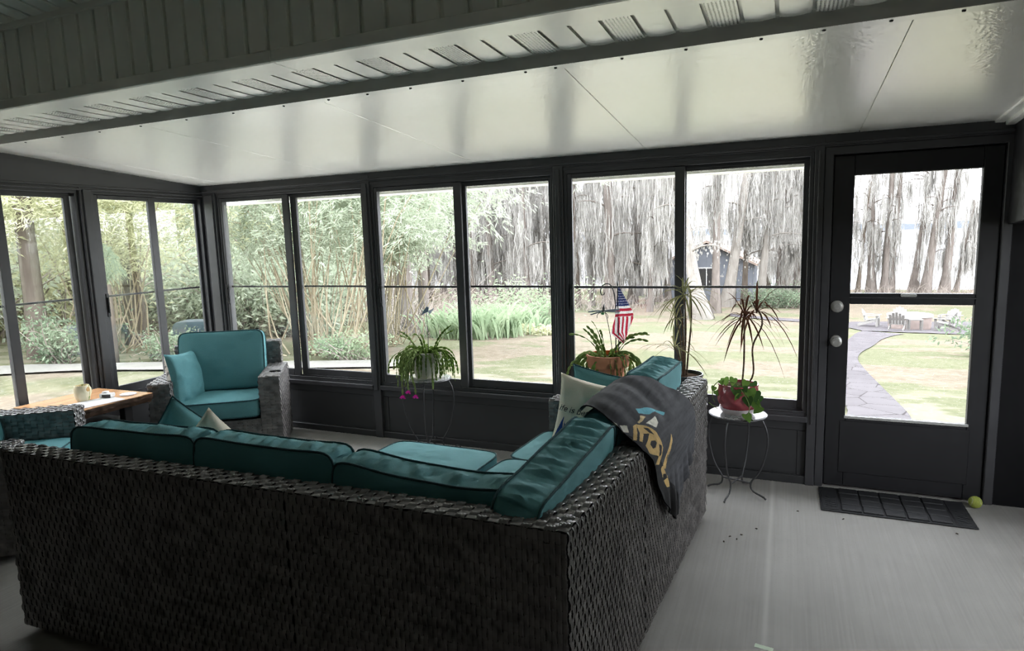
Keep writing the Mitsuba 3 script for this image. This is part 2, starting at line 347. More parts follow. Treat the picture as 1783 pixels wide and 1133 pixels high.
def knob(zk, parts, name, lab):
    m = MB()
    for prof in parts:
        v, f = lathe(prof, 28); v = np.stack([v[:, 0], -v[:, 2], v[:, 1]], 1) + [.292, D - .022, zk]; m.add(v, f[:, ::-1])
    put(dk + '__' + name, m.mesh(), 'steel', 40, label=lab)
knob(1.135, [[(.036, 0), (.036, .006), (.031, .013), (.020, .016), (.018, .024), (.0, .026)]], 'deadbolt', 'round brushed steel deadbolt')
knob(.925, [[(.034, 0), (.034, .005), (.030, .010), (.014, .014), (.013, .032), (.024, .040), (.030, .052), (.026, .064), (.017, .069), (.014, .066), (.0, .065)]], 'knob', 'round brushed steel door knob')

# ------------------------------------------------------------------ furniture materials
M['wicker'] = two({'type': 'principled', 'base_color': mikit.proc(lambda p, n, uv: mix((.030, .027, .027), (.185, .172, .166), noise(p.x * 31 + p.z * 17, p.y * 31, p.z * 23) * .7 + .3 * noise(p.x * 6, p.y * 6, p.z * 6))),
                   'roughness': .30, 'specular': 1.0})
M['wicker_core'] = principled((.022, .020, .020), .7, .2)
def cloth_bump(p, n, uv): return noise(p.x * 700, p.y * 700, p.z * 700)
def fabric(c1, c2, rough=.85):
    return principled(mikit.proc(lambda p, n, uv: mix(c1, c2, .55 * noise(p.x * 420, p.y * 420, p.z * 420) + .45 * fbm(p.x * 8, p.y * 8, p.z * 8, 2))), rough, .2, sheen=.25)
M['teal_fabric'] = fabric((.085, .225, .245), (.125, .305, .325))
M['teal_piping'] = principled((.030, .075, .085), .8, .2)
M['cream_fabric'] = fabric((.62, .57, .46), (.76, .71, .60))
M['pattern_fabric'] = principled(mikit.proc(lambda p, n, uv: dr.select(dr.abs(fbm(uv.x * 7, uv.y * 7, 2, 3) - .5) < .035, mi.Color3f(.22, .21, .20), mi.Color3f(.62, .58, .52))), .85, .2)
M['ink'] = principled((.012, .015, .025), .8, .1)
M['navy_ink'] = principled((.02, .05, .22), .8, .1)

def unit(v): v = np.asarray(v, float); return v / np.linalg.norm(v)
def weave(o, u, v, lu, lv, cu=.017, cv=.033, amp=.006, cords=2, along=4):
    """over-and-under ribbons on the rectangle o + [0, lu] u + [0, lv] v"""
    o, u, v = np.asarray(o, float), unit(u), unit(v); n = np.cross(u, v)
    nu, nv = max(2, round(lu / cu)), max(2, round(lv / cv)); cu, cv = lu / nu, lv / nv
    na = 2 * cords + 1
    a, t = np.meshgrid(np.linspace(0, 1, na), np.linspace(0, 1, along), indexing='ij')
    arch = np.abs(np.sin(np.pi * cords * a)) ** .7 * .35 + .0
    hv = amp * (1.0 * np.sin(np.pi * t) + arch - .12)           # an over-strand rises out of the sheet
    A = np.stack([.04 + .92 * a, -.16 + 1.32 * t, hv], -1).reshape(-1, 3)      # along v
    hb = amp * (.35 * np.sin(np.pi * t) + arch * .8 - .12)
    B = np.stack([-.16 + 1.32 * t, .06 + .88 * a, hb], -1).reshape(-1, 3)      # along u
    i, j = np.meshgrid(np.arange(nu), np.arange(nv), indexing='ij'); i, j = i.ravel(), j.ravel()
    up = (i + j) % 2 == 0
    P = np.where(up[:, None, None], A[None], B[None]).copy()
    jit = rng.normal(0, .04, (len(i), 1))
    P[..., 0] = (P[..., 0] + i[:, None]) * cu; P[..., 1] = (P[..., 1] + j[:, None] + jit) * cv
    P[..., 2] *= rng.uniform(.8, 1.15, (len(i), 1))
    P[..., 0] = np.clip(P[..., 0], 0, lu); P[..., 1] = np.clip(P[..., 1], 0, lv)
    pts = o + P[..., 0:1] * u + P[..., 1:2] * v + P[..., 2:3] * n
    f0, f1 = grid_faces(na, along), grid_faces(along, na)
    fa = grid_faces(na, along)
    # patch B is laid out on the same (a, t) index grid; only its handedness differs
    F = np.where(up[:, None, None], fa[None], fa[None, :, ::-1]) + (np.arange(len(i)) * na * along)[:, None, None]
    return pts.reshape(-1, 3), F.reshape(-1, 3)
class Wicker:
    """boxes in a local frame, each with woven faces"""
    def __init__(self, origin, deg): self.o, self.a, self.core, self.w = np.asarray(origin, float), deg, MB(), MB()
    def w2(self, p): return rz(p, self.a) + self.o
    def box(self, x0, x1, y0, y1, z0, z1, faces='LRFBT', fine='', cuv=None):
        v, f = bx(x0 + .003, x1 - .003, y0 + .003, y1 - .003, z0, z1 - .003); self.core.add(self.w2(v), f)
        dx, dy, dz = x1 - x0, y1 - y0, z1 - z0
        spec = {'F': ((x0, y0, z0), (1, 0, 0), (0, 0, 1), dx, dz), 'B': ((x1, y1, z0), (-1, 0, 0), (0, 0, 1), dx, dz),
                'R': ((x1, y0, z0), (0, 1, 0), (0, 0, 1), dy, dz), 'L': ((x0, y1, z0), (0, -1, 0), (0, 0, 1), dy, dz),
                'T': ((x0, y0, z1), (1, 0, 0), (0, 1, 0), dx, dy)}
        for c in faces:
            o, u, v_, lu, lv = spec[c]
            cu, cv, cords = (.034, .024, 2)
            if c in fine: cu, cv, cords = (.0165, .033, 2)
            if c == 'T':
                if lu > lv: cu, cv, cords = .034, .026, 3
                else: cu, cv, cords = .026, .034, 3
                if lu > lv: cu, cv = .034, .026
            vv, ff = weave(o, u, v_, lu, lv, cu, cv, .0095 if c == 'T' else .0075, cords)
            self.w.add(self.w2(vv), ff)
    def done(self, key):
        put(key + '__frame', self.core.mesh(), 'wicker_core')
        put(key + '__wicker_weave', self.w.mesh(), 'wicker', True, kind='stuff', label='woven grey-brown wicker strands')

def cushion(w, d, h, puff=.25, wr=.006, seed=0, n=64, nexp=10, band=9, slump=0.0):
    """boxed cushion about the origin: w along x, d (thickness) along y, h along z; returns body mesh and two piping loops"""
    m = trimesh.creation.box(extents=[2, 2, 2])
    g = np.linspace(-1, 1, n); gb = np.linspace(-1, 1, band)
    V, F, k = [], [], 0
    def face(fn, na, nb, flip):
        nonlocal k
        a, b = np.meshgrid(np.linspace(-1, 1, na), np.linspace(-1, 1, nb), indexing='ij')
        V.append(fn(a, b).reshape(-1, 3)); f = grid_faces(na, nb); F.append((f[:, ::-1] if flip else f) + k); k += na * nb
    for s in (-1, 1):
        face(lambda a, b: np.stack([a, s + 0 * a, b], -1), n, n, s > 0)
        face(lambda a, b: np.stack([s + 0 * a, a, b], -1), band, n, s < 0)
        face(lambda a, b: np.stack([a, b, s + 0 * a], -1), n, band, s < 0)
    q = np.vstack(V); f = np.vstack(F)
    mx = np.maximum(np.abs(q[:, 0]), np.abs(q[:, 2])); ne = (np.abs(q[:, 0]) ** nexp + np.abs(q[:, 2]) ** nexp) ** (1 / nexp)
    sc = mx / np.maximum(ne, 1e-9)
    x, z, y = q[:, 0] * sc, q[:, 2] * sc, q[:, 1]
    e = 1 - puff
    edge = (1 - np.clip(np.abs(q[:, 0]), 0, 1) ** 4) * (1 - np.clip(np.abs(q[:, 2]), 0, 1) ** 4)
    yy = y * d / 2 * (e + puff * np.where(np.abs(y) > .999, edge ** .6, 0))
    # boxing band: bulges a little, gathered in folds
    onb = (mx > .999)
    ang = np.where(np.abs(q[:, 0]) > np.abs(q[:, 2]), q[:, 2] * h, q[:, 0] * w)
    fold = meshkit.fbm(np.stack([ang * 26 + y * .9, 0 * ang + seed * 7.3, y * .5], -1), 3, seed)
    out = np.where(onb, (1 - y ** 2) * (.006 + wr * 3 * (fold - .5)), 0)
    P = np.stack([x * (w / 2), yy, z * (h / 2)], -1)
    dirn = np.stack([np.where(np.abs(q[:, 0]) >= np.abs(q[:, 2]), np.sign(q[:, 0]), 0), 0 * x, np.where(np.abs(q[:, 2]) >= np.abs(q[:, 0]), np.sign(q[:, 2]), 0)], -1)
    P += dirn * out[:, None]
    soft = meshkit.fbm(P * 7 + seed * 3.1, 3, seed + 5) - .5
    P[:, 1] += np.where(np.abs(y) > .999, np.sign(y) * soft * .03 * (edge > 0) * edge ** .5, 0)
    loops = []
    th = np.linspace(0, 2 * np.pi, 121)[:-1]
    c, s_ = np.cos(th), np.sin(th)
    r = (np.abs(c) ** nexp + np.abs(s_) ** nexp) ** (-1 / nexp)
    for sgn in (-1, 1):
        loops.append(np.stack([c * r * (w / 2 + .002), 0 * c + sgn * d / 2 * e, s_ * r * (h / 2 + .002)], -1))
    def warp(p):
        p = p.copy()
        t = np.clip(p[:, 2] / h + .5, 0, 1)
        xx = p[:, 0] / w
        p[:, 2] += slump * t * (-(.5 - np.abs(xx)) * .0 - .9 * np.sin(np.pi * np.clip(xx + .5, 0, 1)) + .35) * 1.0
        p[:, 2] += (meshkit.fbm(np.stack([p[:, 0] * 3 + seed, 0 * xx, 0 * xx + seed], -1), 2, seed) - .5) * slump * 1.2 * t
        return p
    return (warp(P), f), [warp(l) for l in loops]
def place_cushion(name, lab, cat, size, xf, mat='teal_fabric', pipe='teal_piping', group=None, **kw):
    """xf maps local points to the world"""
    body, loops = cushion(*size, **kw)
    k = thing(name, lab, cat, group)
    mm = trimesh.Trimesh(xf(body[0]), body[1], process=True); mm.merge_vertices()
    put(k + '__cover', mm, mat, 50)
    if pipe:
        for l in loops: put(k + '__piping', tube(xf(l), .0042, 6, True), pipe, True)
    return k
def pose(center, yaw=0, tilt=0, roll=0):
    """local y is the cushion's thickness; tilt leans the top back (towards -y), then yaw about z"""
    ty, rl = math.radians(tilt), math.radians(roll)
    Rx = np.array([[1, 0, 0], [0, math.cos(ty), -math.sin(ty)], [0, math.sin(ty), math.cos(ty)]])
    Ry = np.array([[math.cos(rl), 0, math.sin(rl)], [0, 1, 0], [-math.sin(rl), 0, math.cos(rl)]])
    return lambda p: rz(np.asarray(p) @ Ry.T @ Rx.T, yaw) + np.asarray(center)
def seat_pose(center, yaw=0):
    """for seat cushions: thickness is vertical"""
    return lambda p: rz(np.stack([p[:, 0], p[:, 2], p[:, 1]], 1) , yaw) + np.asarray(center)
def pillow(w, h, d, seed=0, n=30, pinch=.10):
    a, b = np.meshgrid(np.linspace(-1, 1, n), np.linspace(-1, 1, n), indexing='ij')
    V, F = [], []
    for k, s in enumerate((-1, 1)):
        x = a * (1 - pinch * (1 - b ** 2) ** 1.0 * np.abs(a) ** 3); z = b * (1 - pinch * (1 - a ** 2) * np.abs(b) ** 3)
        t = ((1 - a ** 2) * (1 - b ** 2)) ** .42
        P = np.stack([x * w / 2, s * d / 2 * t, z * h / 2], -1)
        wr = meshkit.fbm(np.stack([a * 3.5, b * 3.5, 0 * a + seed + k * 9], -1), 3, seed) - .5
        P[..., 1] += s * wr * .035 * np.clip(t, 0, 1) ** .8
        V.append(P.reshape(-1, 3)); f = grid_faces(n, n); F.append((f if s < 0 else f[:, ::-1]) + k * n * n)
    return np.vstack(V), np.vstack(F), (n,)
def throw_pillow(name, lab, size, xf, front, back=None, pipe=None, seed=0):
    v, f, (n,) = pillow(*size, seed=seed)
    k = thing(name, lab, 'pillow')
    v = xf(v); h = n * n
    uv = np.tile(np.stack([np.repeat(np.linspace(0, 1, n), n), np.tile(np.linspace(0, 1, n), n)], 1), (2, 1))
    if back is None:
        mm = trimesh.Trimesh(v, f, process=True); mm.merge_vertices(); put(k + '__cover', mm, front, True)
    else:
        put(k + '__front_cover', (v[:h], f[f.max(1) < h]), front, True, uv=uv[:h])
        put(k + '__back_cover', (v[h:], f[f.min(1) >= h] - h), back, True, uv=uv[h:])
    if pipe:
        ring = [i * n for i in range(n)] + [(n - 1) * n + j for j in range(1, n)] + [i * n + n - 1 for i in range(n - 2, -1, -1)] + [j for j in range(n - 2, 0, -1)]
        put(k + '__piping', tube(v[ring], .004, 6, True), pipe, True)
    return k

# ------------------------------------------------------------------ sectional sofa
A_ = np.array([-2.94, 1.49, 0]); ANG1 = 1.75; Cn = np.array([-.530, 1.5635, 0]); ANG2 = -4.1
ZR = .80
s1 = thing('sofa_section', 'long wicker sofa section with its dark back towards the viewer, at the left', 'sofa section')
wk = Wicker(A_, ANG1)
wk.box(0, 1.445, 0, .10, .035, ZR, 'FLBT', 'F'); wk.box(0, 1.445, .10, .84, .05, .31, 'BL')
wk.done(s1)
c1 = thing('corner_sofa_section', 'wicker corner section of the sofa whose corner points at the viewer', 'sofa section')
wk = Wicker(A_, ANG1)
wk.box(1.45, 2.411, 0, .10, .035, ZR, 'FBT', 'F')
wk.done(c1 + '__back')
wk2 = Wicker(Cn, ANG2)
wk2.box(-.10, 0, .004, .765, .035, ZR, 'RLT', 'R'); wk2.box(-.92, -.10, .1, .765, .05, .31, '')
wk2.done(c1 + '__side')
s2 = thing('sofa_section', 'wicker sofa section with one armrest, running from the corner to the window wall', 'sofa section')
wk = Wicker(Cn, ANG2)
wk.box(-.10, 0, .779, 2.03, .035, ZR, 'RLBT', 'R'); wk.box(-.88, -.10, .772, 1.90, .05, .31, 'LB'); wk.box(-.90, -.10, 1.90, 2.03, .035, .63, 'LBFT')
wk.done(s2)
def onlong(x, y, z): return rz(np.array([[x, y, z]]), ANG1)[0] + A_
def onleg(x, y, z): return rz(np.array([[x, y, z]]), ANG2)[0] + Cn
# back cushions of the long run, lying against the wicker back
for k, (x0, x1, top, seed, tilt, lab) in enumerate(((.21, .905, .882, 3, -3, 'teal back cushion at the left end of the long sofa run'),
                                         (.895, 1.535, .890, 8, -3, 'teal back cushion in the middle of the long sofa run'),
                                         (1.535, 2.235, .862, 5, 3, 'teal back cushion next to the corner on the long sofa run'))):
    h = .50
    place_cushion('back_cushion', lab, 'cushion', (x1 - x0, .16, h), pose(onlong((x0 + x1) / 2, .20, top - h / 2 + .004), ANG1, tilt, (.6, .8, 3.4)[k]), seed=seed, slump=.030, wr=.018, puff=.22)
for k, (y0, y1, top, seed, lab) in enumerate(((.06, .74, .885, 11, 'teal back cushion with dark gathered boxing, at the corner end of the short sofa run'),
                                       (.76, 1.30, .895, 12, 'teal back cushion under the dark blanket'),
                                       (1.33, 1.87, .945, 14, 'teal back cushion at the window end of the short sofa run'))):
    h = .50
    place_cushion('back_cushion', lab, 'cushion', (y1 - y0, .19, h), pose(onleg(-.205, (y0 + y1) / 2, top - h / 2), ANG2 + 90, 8, (-6.5, -1.5, 0)[k]), seed=seed, slump=.012, wr=.018, puff=.22)
# seat cushions
for k, (x0, x1, lab) in enumerate(((.03, .72, 'teal seat cushion of the long run, left'), (.73, 1.44, 'teal seat cushion of the long run, beside the corner'))):
    place_cushion('seat_cushion', lab, 'cushion', (x1 - x0, .14, .66), seat_pose(onlong((x0 + x1) / 2, .47, .38), ANG1), puff=.15, seed=20 + k, wr=.003)
for k, (y0, y1, lab) in enumerate(((.10, .80, 'teal seat cushion in the sofa corner, hidden behind the back cushions'), (.81, 1.36, 'light teal seat cushion beside the square ottoman'), (1.365, 1.89, 'light teal seat cushion below the lettered pillow'))):
    place_cushion('seat_cushion', lab, 'cushion', (.78, .14, y1 - y0), seat_pose(onleg(-.52, (y0 + y1) / 2, .385), ANG2), puff=.15, seed=24 + k, wr=.003)
# throw pillows on the long run
throw_pillow('throw_pillow', 'green-teal throw pillow with dark piping, its corner rising behind the long sofa back', (.48, .48, .16), pose(onlong(.44, .52, .605), ANG1 + 36, 4, 38), 'teal_fabric', None, 'teal_piping', 31)
throw_pillow('throw_pillow', 'plain cream throw pillow, its corner rising behind the long sofa back', (.47, .47, .15), pose(onlong(.68, .44, .595), ANG1 + 30, 6, 46), 'cream_fabric', None, None, 35)
# ottomans
def ottoman(origin, deg, lab, labc):
    k = thing('ottoman', lab, 'ottoman')
    wk = Wicker(origin, deg); wk.box(-.325, .325, -.325, .325, .04, .31, 'FRLB'); wk.done(k)
    place_cushion('seat_cushion', labc, 'cushion', (.67, .13, .67), seat_pose(np.array(origin) + [0, 0, .375], deg), puff=.16, seed=40 + int(deg), wr=.002)
ottoman((-1.765, 2.76, 0), -2, 'square wicker ottoman in front of the short sofa run', 'light teal cushion on the square ottoman in front of the short sofa run')
ottoman((-3.60, 2.62, 0), 41, 'wicker ottoman between the two armchairs', 'light teal cushion on the ottoman between the two armchairs')

# ------------------------------------------------------------------ armchairs
def armchair(origin, deg, lab, labs, labb, cup=True):
    """local x across, the front at y = 0 facing -y, the back at +y"""
    k = thing('wicker_armchair', lab, 'armchair', 'matching wicker armchairs')
    labels[k].pop('group')
    wk = Wicker(origin, deg); Wd, Dp = .92, .69
    wk.box(-Wd / 2, -Wd / 2 + .15, 0, Dp - .10, .03, .61, 'FLRT'); wk.box(Wd / 2 - .15, Wd / 2, 0, Dp - .10, .03, .61, 'FLRT')
    wk.box(-Wd / 2 + .05, Wd / 2 - .05, Dp - .10, Dp, .03, .80, 'FBLRT'); wk.box(-Wd / 2 + .15, Wd / 2 - .15, .01, Dp - .1, .05, .29, 'F')
    wk.done(k)
    if cup:
        m = MB(); m.add(*rbox(.085, .035, .022, .008)); v = m.mesh()[0] + [.415, .17, .618]; put(k + '__cup_clip', (rz(v, deg) + np.array(origin), m.mesh()[1]), 'black_metal', 40, label='small black clip on the armrest')
    place_cushion('seat_cushion', labs, 'cushion', (Wd - .31, .155, .58), seat_pose(rz(np.array([[0, .28, .375]]), deg)[0] + origin, deg), puff=.18, seed=50 + int(deg), wr=.003)
    place_cushion('back_cushion', labb, 'cushion', (.64, .17, .47), lambda p: pose(rz(np.array([[-.02, .485, .68]]), deg)[0] + origin, deg, -10)(p), seed=53 + int(deg), slump=.012, puff=.25, wr=.006)
    return k
CH1 = (-3.925, 3.425, 0); DEG1 = 36.0
armchair(CH1, DEG1, 'grey-brown wicker armchair standing in the window corner', 'teal seat cushion of the armchair in the window corner', 'teal back cushion of the armchair in the window corner')
CH2 = (-3.93, 2.26, 0); DEG2 = 126.5
armchair(CH2, DEG2, 'wicker armchair at the left edge, mostly hidden by the sofa', 'teal seat cushion of the armchair at the left edge', 'teal back cushion of the armchair at the left edge', False)
pp = rz(np.array([[-.265, .26, .60]]), DEG1)[0] + np.array(CH1)
throw_pillow('throw_pillow', 'square pillow with a teal face and a patterned beige face, leaning in the corner armchair', (.40, .42, .15), pose(pp, DEG1 + 74, -10, 4), 'teal_fabric', 'pattern_fabric', None, 61)

# ------------------------------------------------------------------ live-edge side table and what lies on it
M['table_wood'] = bump(principled(mikit.proc(lambda p, n, uv: mix((.30, .135, .055), (.62, .36, .18), fbm(p.x * 30 + 2 * noise(p.x * 3, p.y * 3, 0), p.y * 3.5, p.z * 10, 3))), .30, .5), lambda p, n, uv: fbm(p.x * 60, p.y * 6, p.z * 30, 2), .0012)
M['bark'] = bump(principled(mikit.proc(lambda p, n, uv: mix((.016, .009, .006), (.085, .042, .022), fbm(p.x * 20, p.y * 14, p.z * 60, 3))), .7, .3), lambda p, n, uv: fbm(p.x * 30, p.y * 25, p.z * 70, 3), .012)
tb = thing('side_table', 'live-edge brown wood side table between the two armchairs', 'side table')
ty = np.linspace(2.52, 3.13, 30)
edge = -4.215 + .018 * (meshkit.fbm(np.stack([ty * 9, 0 * ty, 0 * ty], -1), 3, 4) - .5) * 2
from shapely.geometry import Polygon, Point, LineString
poly = Polygon(list(zip(edge, ty)) + [(-4.78, 3.115), (-4.78, 2.53)])
m = trimesh.creation.extrude_polygon(poly, .006, engine='earcut'); put(tb + '__top', (np.array(m.vertices) + [0, 0, .564], np.array(m.faces)), 'table_wood')
def barkf(u, v):
    y = 2.52 + .61 * u
    e = np.interp(y, ty, edge)
    return np.stack([e + .004 - .03 * v ** 2 + .012 * (meshkit.fbm(np.stack([y * 22, v * 3, 0 * v], -1), 3, 9) - .5), y, .566 - .062 * v], -1)
put(tb + '__bark_edge', grid(barkf, 90, 10), 'bark', True, label='rough dark bark edge')
poly2 = Polygon(list(zip(edge - .035, ty)) + [(-4.775, 3.11), (-4.775, 2.535)])
m = trimesh.creation.extrude_polygon(poly2, .05, engine='earcut'); put(tb + '__slab', (np.array(m.vertices) + [0, 0, .507], np.array(m.faces)), 'bark')
for x, y in ((-4.36, 2.64), (-4.36, 3.02), (-4.72, 2.64), (-4.72, 3.02)): put(tb + '__leg', bx(x - .03, x + .03, y - .03, y + .03, 0, .508, .004), 'wicker_core')
put(tb + '__shelf', bx(-4.74, -4.34, 2.62, 3.04, .12, .40, .004), 'wicker_core')
M['mug_glaze'] = principled(mikit.proc(lambda p, n, uv: dr.select(dr.sqrt(dr.square(p.y - 2.812) + dr.square(p.z - .655)) < .013 + .004 * noise(p.y * 300, p.z * 300), mi.Color3f(.45, .25, .06),
    dr.select(dr.abs(p.y - 2.818 - .1 * (p.z - .60)) < .0022 + .004 * dr.exp(-dr.square((p.z - .596) / .012)), mi.Color3f(.20, .26, .07), mi.Color3f(.74, .68, .48)))), .25, .5)
mg = thing('mug', 'cream pottery mug painted with a flower, on the wood side table', 'mug')
mp = np.array([-4.47, 2.80, .571])
put(mg + '__body', lathe([(0, 0), (.034, 0), (.042, .012), (.050, .045), (.051, .070), (.046, .100), (.043, .112), (.040, .112), (.043, .098), (.047, .07), (.045, .04), (.03, .012), (0, .01)], 36, mp), 'mug_glaze', 50)
th = np.linspace(-1.35, 1.35, 16)
put(mg + '__handle', tube(np.stack([0 * th - .02, .043 + .030 * np.cos(th), .060 + .036 * np.sin(th)], 1) * [1, 1, 1] + mp, .0065, 8), 'mug_glaze', True)
M['paper'] = principled((.80, .80, .80), .7, .2)
M['white_plastic'] = principled((.75, .75, .76), .4, .5)
k = put('paper_sheet', (rz(bx(-.145, .145, -.105, .105, 0, .004, .001)[0], 82) + [-4.33, 2.79, .571], bx(-.145, .145, -.105, .105, 0, .004, .001)[1]), 'paper', label='white sheets of paper lying on the wood side table', cat='paper')
cp = thing('small_device', 'small white and black device lying on the papers', 'device')
v, f = rbox(.085, .055, .030, .007); put(cp + '__case', (rz(v, 20) + [-4.385, 2.915, .591], f), 'white_plastic', 40)
v, f = rbox(.060, .010, .020, .003); put(cp + '__screen', (rz(v + [.010, -.0260, 0], 20) + [-4.385, 2.915, .590], f), 'black_metal', 40)
v, f = rbox(.034, .034, .014, .004); put(cp + '__button', (rz(v, 20) + [-4.400, 2.915, .611], f), 'white_plastic', 40)
put('coaster', lathe([(0, 0), (.052, 0), (.054, .003), (.052, .007), (0, .007)], 36, (-4.33, 3.03, .571)), 'paper', 40, label='round white coaster on the wood side table', cat='coaster')

# ------------------------------------------------------------------ blanket over the short sofa run
BPATH = spline([(-.278, 0, .905), (-.262, 0, .932), (-.21, 0, .952), (-.13, 0, .935), (-.055, 0, .875), (.000, 0, .822), (.026, 0, .765), (.030, 0, .65), (.031, 0, .52), (.030, 0, .405)], 120)
_bs = np.linspace(0, 1, 120)
def blanket_pt(u, v):
    """u along the sofa (0 near, 1 far), v across it (0 on the seat, 1 at the outer hem)"""
    y0 = np.interp(v, [0, .22, .46, .54, .70, .87, 1], [.83, .73, .72, .77, .84, .95, 1.05])
    y1 = np.interp(v, [0, .22, .46, .54, .70, .87, 1], [1.12, 1.30, 1.48, 1.53, 1.55, 1.50, 1.26])
    vv = v * (1 - .16 * np.clip((u - .35) / .65, 0, 1) ** 1.5 * np.clip((v - .6) / .4, 0, 1))
    x = np.interp(vv, _bs, BPATH[:, 0]); z = np.interp(vv, _bs, BPATH[:, 2])
    y = y0 + (y1 - y0) * u
    fold = .010 * np.sin(y * 26 + 3 * v) + .008 * np.sin(y * 47 + 1.3 + 5 * v)
    top = np.clip((v + .05) / .2, 0, 1) * np.clip((.55 - v) / .2, 0, 1)
    hang = np.clip((v - .70) / .2, 0, 1)
    x = x + hang * (np.abs(fold) * 1.2 + .004)
    sag = .045 * np.exp(-((u - .0) / .13) ** 2) + .05 * np.exp(-((u - 1.) / .10) ** 2)
    z = z + top * (fold * .35 - sag * .6 * (u < .5) + .012 * np.clip(u - .6, 0, 1) / .4)
    return x, y, z
def blanket_fn(u, v):
    x, y, z = blanket_pt(u, v)
    return rz(np.stack([x, y, z], -1).reshape(-1, 3), ANG2).reshape(u.shape + (3,)) + Cn
BLANKET_PRINT = [
    ((.010, .010, .010), [[(0, 0.331), (0.05, 0.421), (0.12, 0.603), (0.22, 0.783), (0.3, 0.883), (0.3, 1.000), (0, 1.000)]]),
    ((.12, .36, .44), [[(0.312, 0.299), (0.417, 0.324), (0.528, 0.372), (0.452, 0.377), (0.382, 0.369), (0.286, 0.327)], [(0.538, 0.375), (0.568, 0.417), (0.523, 0.420), (0.472, 0.375)]]),
    ((.55, .43, .25), [[(0.276, 0.339), (0.322, 0.364), (0.236, 0.367), (0.196, 0.359), (0.196, 0.347), (0.236, 0.352)]]),
    ((.66, .63, .56), [[(0.412, 0.397), (0.367, 0.430), (0.296, 0.440), (0.276, 0.417), (0.246, 0.387)], [(0.02, 0.286), (0.07, 0.319), (0.035, 0.346), (0, 0.321)], [(0, 0.251), (0.012, 0.271), (0, 0.281)]]),
    ((.50, .34, .14), [[(0.126, 0.342), (0.166, 0.347), (0.221, 0.392), (0.261, 0.455), (0.231, 0.500), (0.201, 0.540), (0.146, 0.570), (0.065, 0.597), (0.015, 0.575), (0.095, 0.555), (0.04, 0.517), (0.02, 0.497), (0.055, 0.457), (0.05, 0.427), (0.005, 0.385)],
                       [(0.412, 0.521), (0.392, 0.560), (0.322, 0.597), (0.24, 0.617), (0.181, 0.667), (0.106, 0.638), (0.181, 0.605), (0.297, 0.573)], [(0.126, 0.627), (0.166, 0.677), (0.186, 0.722), (0.176, 0.790), (0.115, 0.772), (0.1, 0.683), (0.085, 0.630)]]),
    ((.012, .012, .013), [[(0.156, 0.354), (0.106, 0.392), (0.03, 0.417), (0.01, 0.407), (0.09, 0.382)], [(0.186, 0.387), (0.216, 0.410), (0.216, 0.455), (0.191, 0.432)], [(0.136, 0.407), (0.181, 0.430), (0.11, 0.446), (0.05, 0.455), (0.04, 0.435)],
                          [(0.146, 0.460), (0.176, 0.476), (0.17, 0.493), (0.126, 0.502), (0.09, 0.495), (0.106, 0.467)], [(0.18, 0.506), (0.2, 0.526), (0.14, 0.561), (0.1, 0.559), (0.14, 0.536)], [(0.12, 0.678), (0.175, 0.698), (0.18, 0.728), (0.09, 0.718)], [(0.31, 0.586), (0.26, 0.605), (0.2, 0.628), (0.225, 0.608)]])]
def blanket_col(p, n, uv):
    fuzz = fbm(p.x * 60, p.y * 60, p.z * 60, 2); streak = fbm(uv.x * 6, uv.y * 60, 3, 2)
    c = mix((.020, .021, .024), (.075, .077, .085), fuzz * .35 + streak * .65)
    for col, shapes in BLANKET_PRINT:
        hit_ = mi.Bool(False)
        for poly in shapes:
            inside = mi.Bool(False); k = len(poly)
            for i in range(k):
                (x1, y1), (x2, y2) = poly[i], poly[(i + 1) % k]
                if y1 == y2: continue
                inside = inside ^ (((uv.y < y1) != (uv.y < y2)) & (uv.x < (x2 - x1) * (uv.y - y1) / (y2 - y1) + x1))
            hit_ = hit_ | inside
        c = dr.select(hit_, mi.Color3f(col) * (.75 + .5 * fuzz), c)
    return c
#PRINT#
M['blanket_cloth'] = principled(mikit.proc(blanket_col), .95, .1, sheen=.4)
NU, NV = 70, 150
bv, bf = grid(blanket_fn, NU, NV); u_, v_ = np.meshgrid(np.linspace(0, 1, NU), np.linspace(0, 1, NV), indexing='ij')
uvb = np.stack([u_.ravel(), v_.ravel()], 1)
nrm = trimesh.Trimesh(bv, bf, process=False).vertex_normals
bk = bv - nrm * .006
ring = np.r_[np.arange(NV) , np.arange(1, NU) * NV + NV - 1, np.arange(NU - 1) [::-1] * 0 + (NU - 1) * NV + np.arange(NV - 2, NV - 2 - (NU - 1), -1)][:0]
bl = thing('blanket', 'dark grey printed blanket draped over the cushion and back of the short sofa run', 'blanket')
put(bl + '__cloth', (np.vstack([bv, bk]), np.vstack([bf, bf[:, ::-1] + len(bv)])), 'blanket_cloth', True, uv=np.vstack([uvb, uvb]))

# ------------------------------------------------------------------ lettered pillow and the teal one behind it
PX = pose(onleg(-.455, 1.48, .655), ANG2 + 6, -10, 9)
lp = throw_pillow('throw_pillow', 'cream throw pillow with dark lettering and a blue sailboat, leaning beside the blanket', (.45, .43, .15), PX, 'cream_fabric', None, None, 71)
def letter(text, h, x, z, mat, name, bold=False, slant=.22, thick=.0015):
    tm = meshkit.text_mesh(text, h, thick, bold); v = np.array(tm.vertices); v[:, 0] += v[:, 1] * slant
    tm2 = trimesh.Trimesh(v, tm.faces).subdivide_to_size(.012); v = np.array(tm2.vertices)
    X, Z = v[:, 0] + x, v[:, 1] + z
    a, b = X / .225, Z / .215
    t = (np.clip(1 - a ** 2, 0, 1) * np.clip(1 - b ** 2, 0, 1)) ** .42
    P = np.stack([X, -(.075 * t + .0055 + v[:, 2]), Z], 1)
    put(name, (PX(P), np.array(tm2.faces)), mat)
letter('Life is better', .028, -.205, .030, 'ink', lp + '__lettering')
letter('at the', .055, -.130, -.075, 'ink', lp + '__lettering')
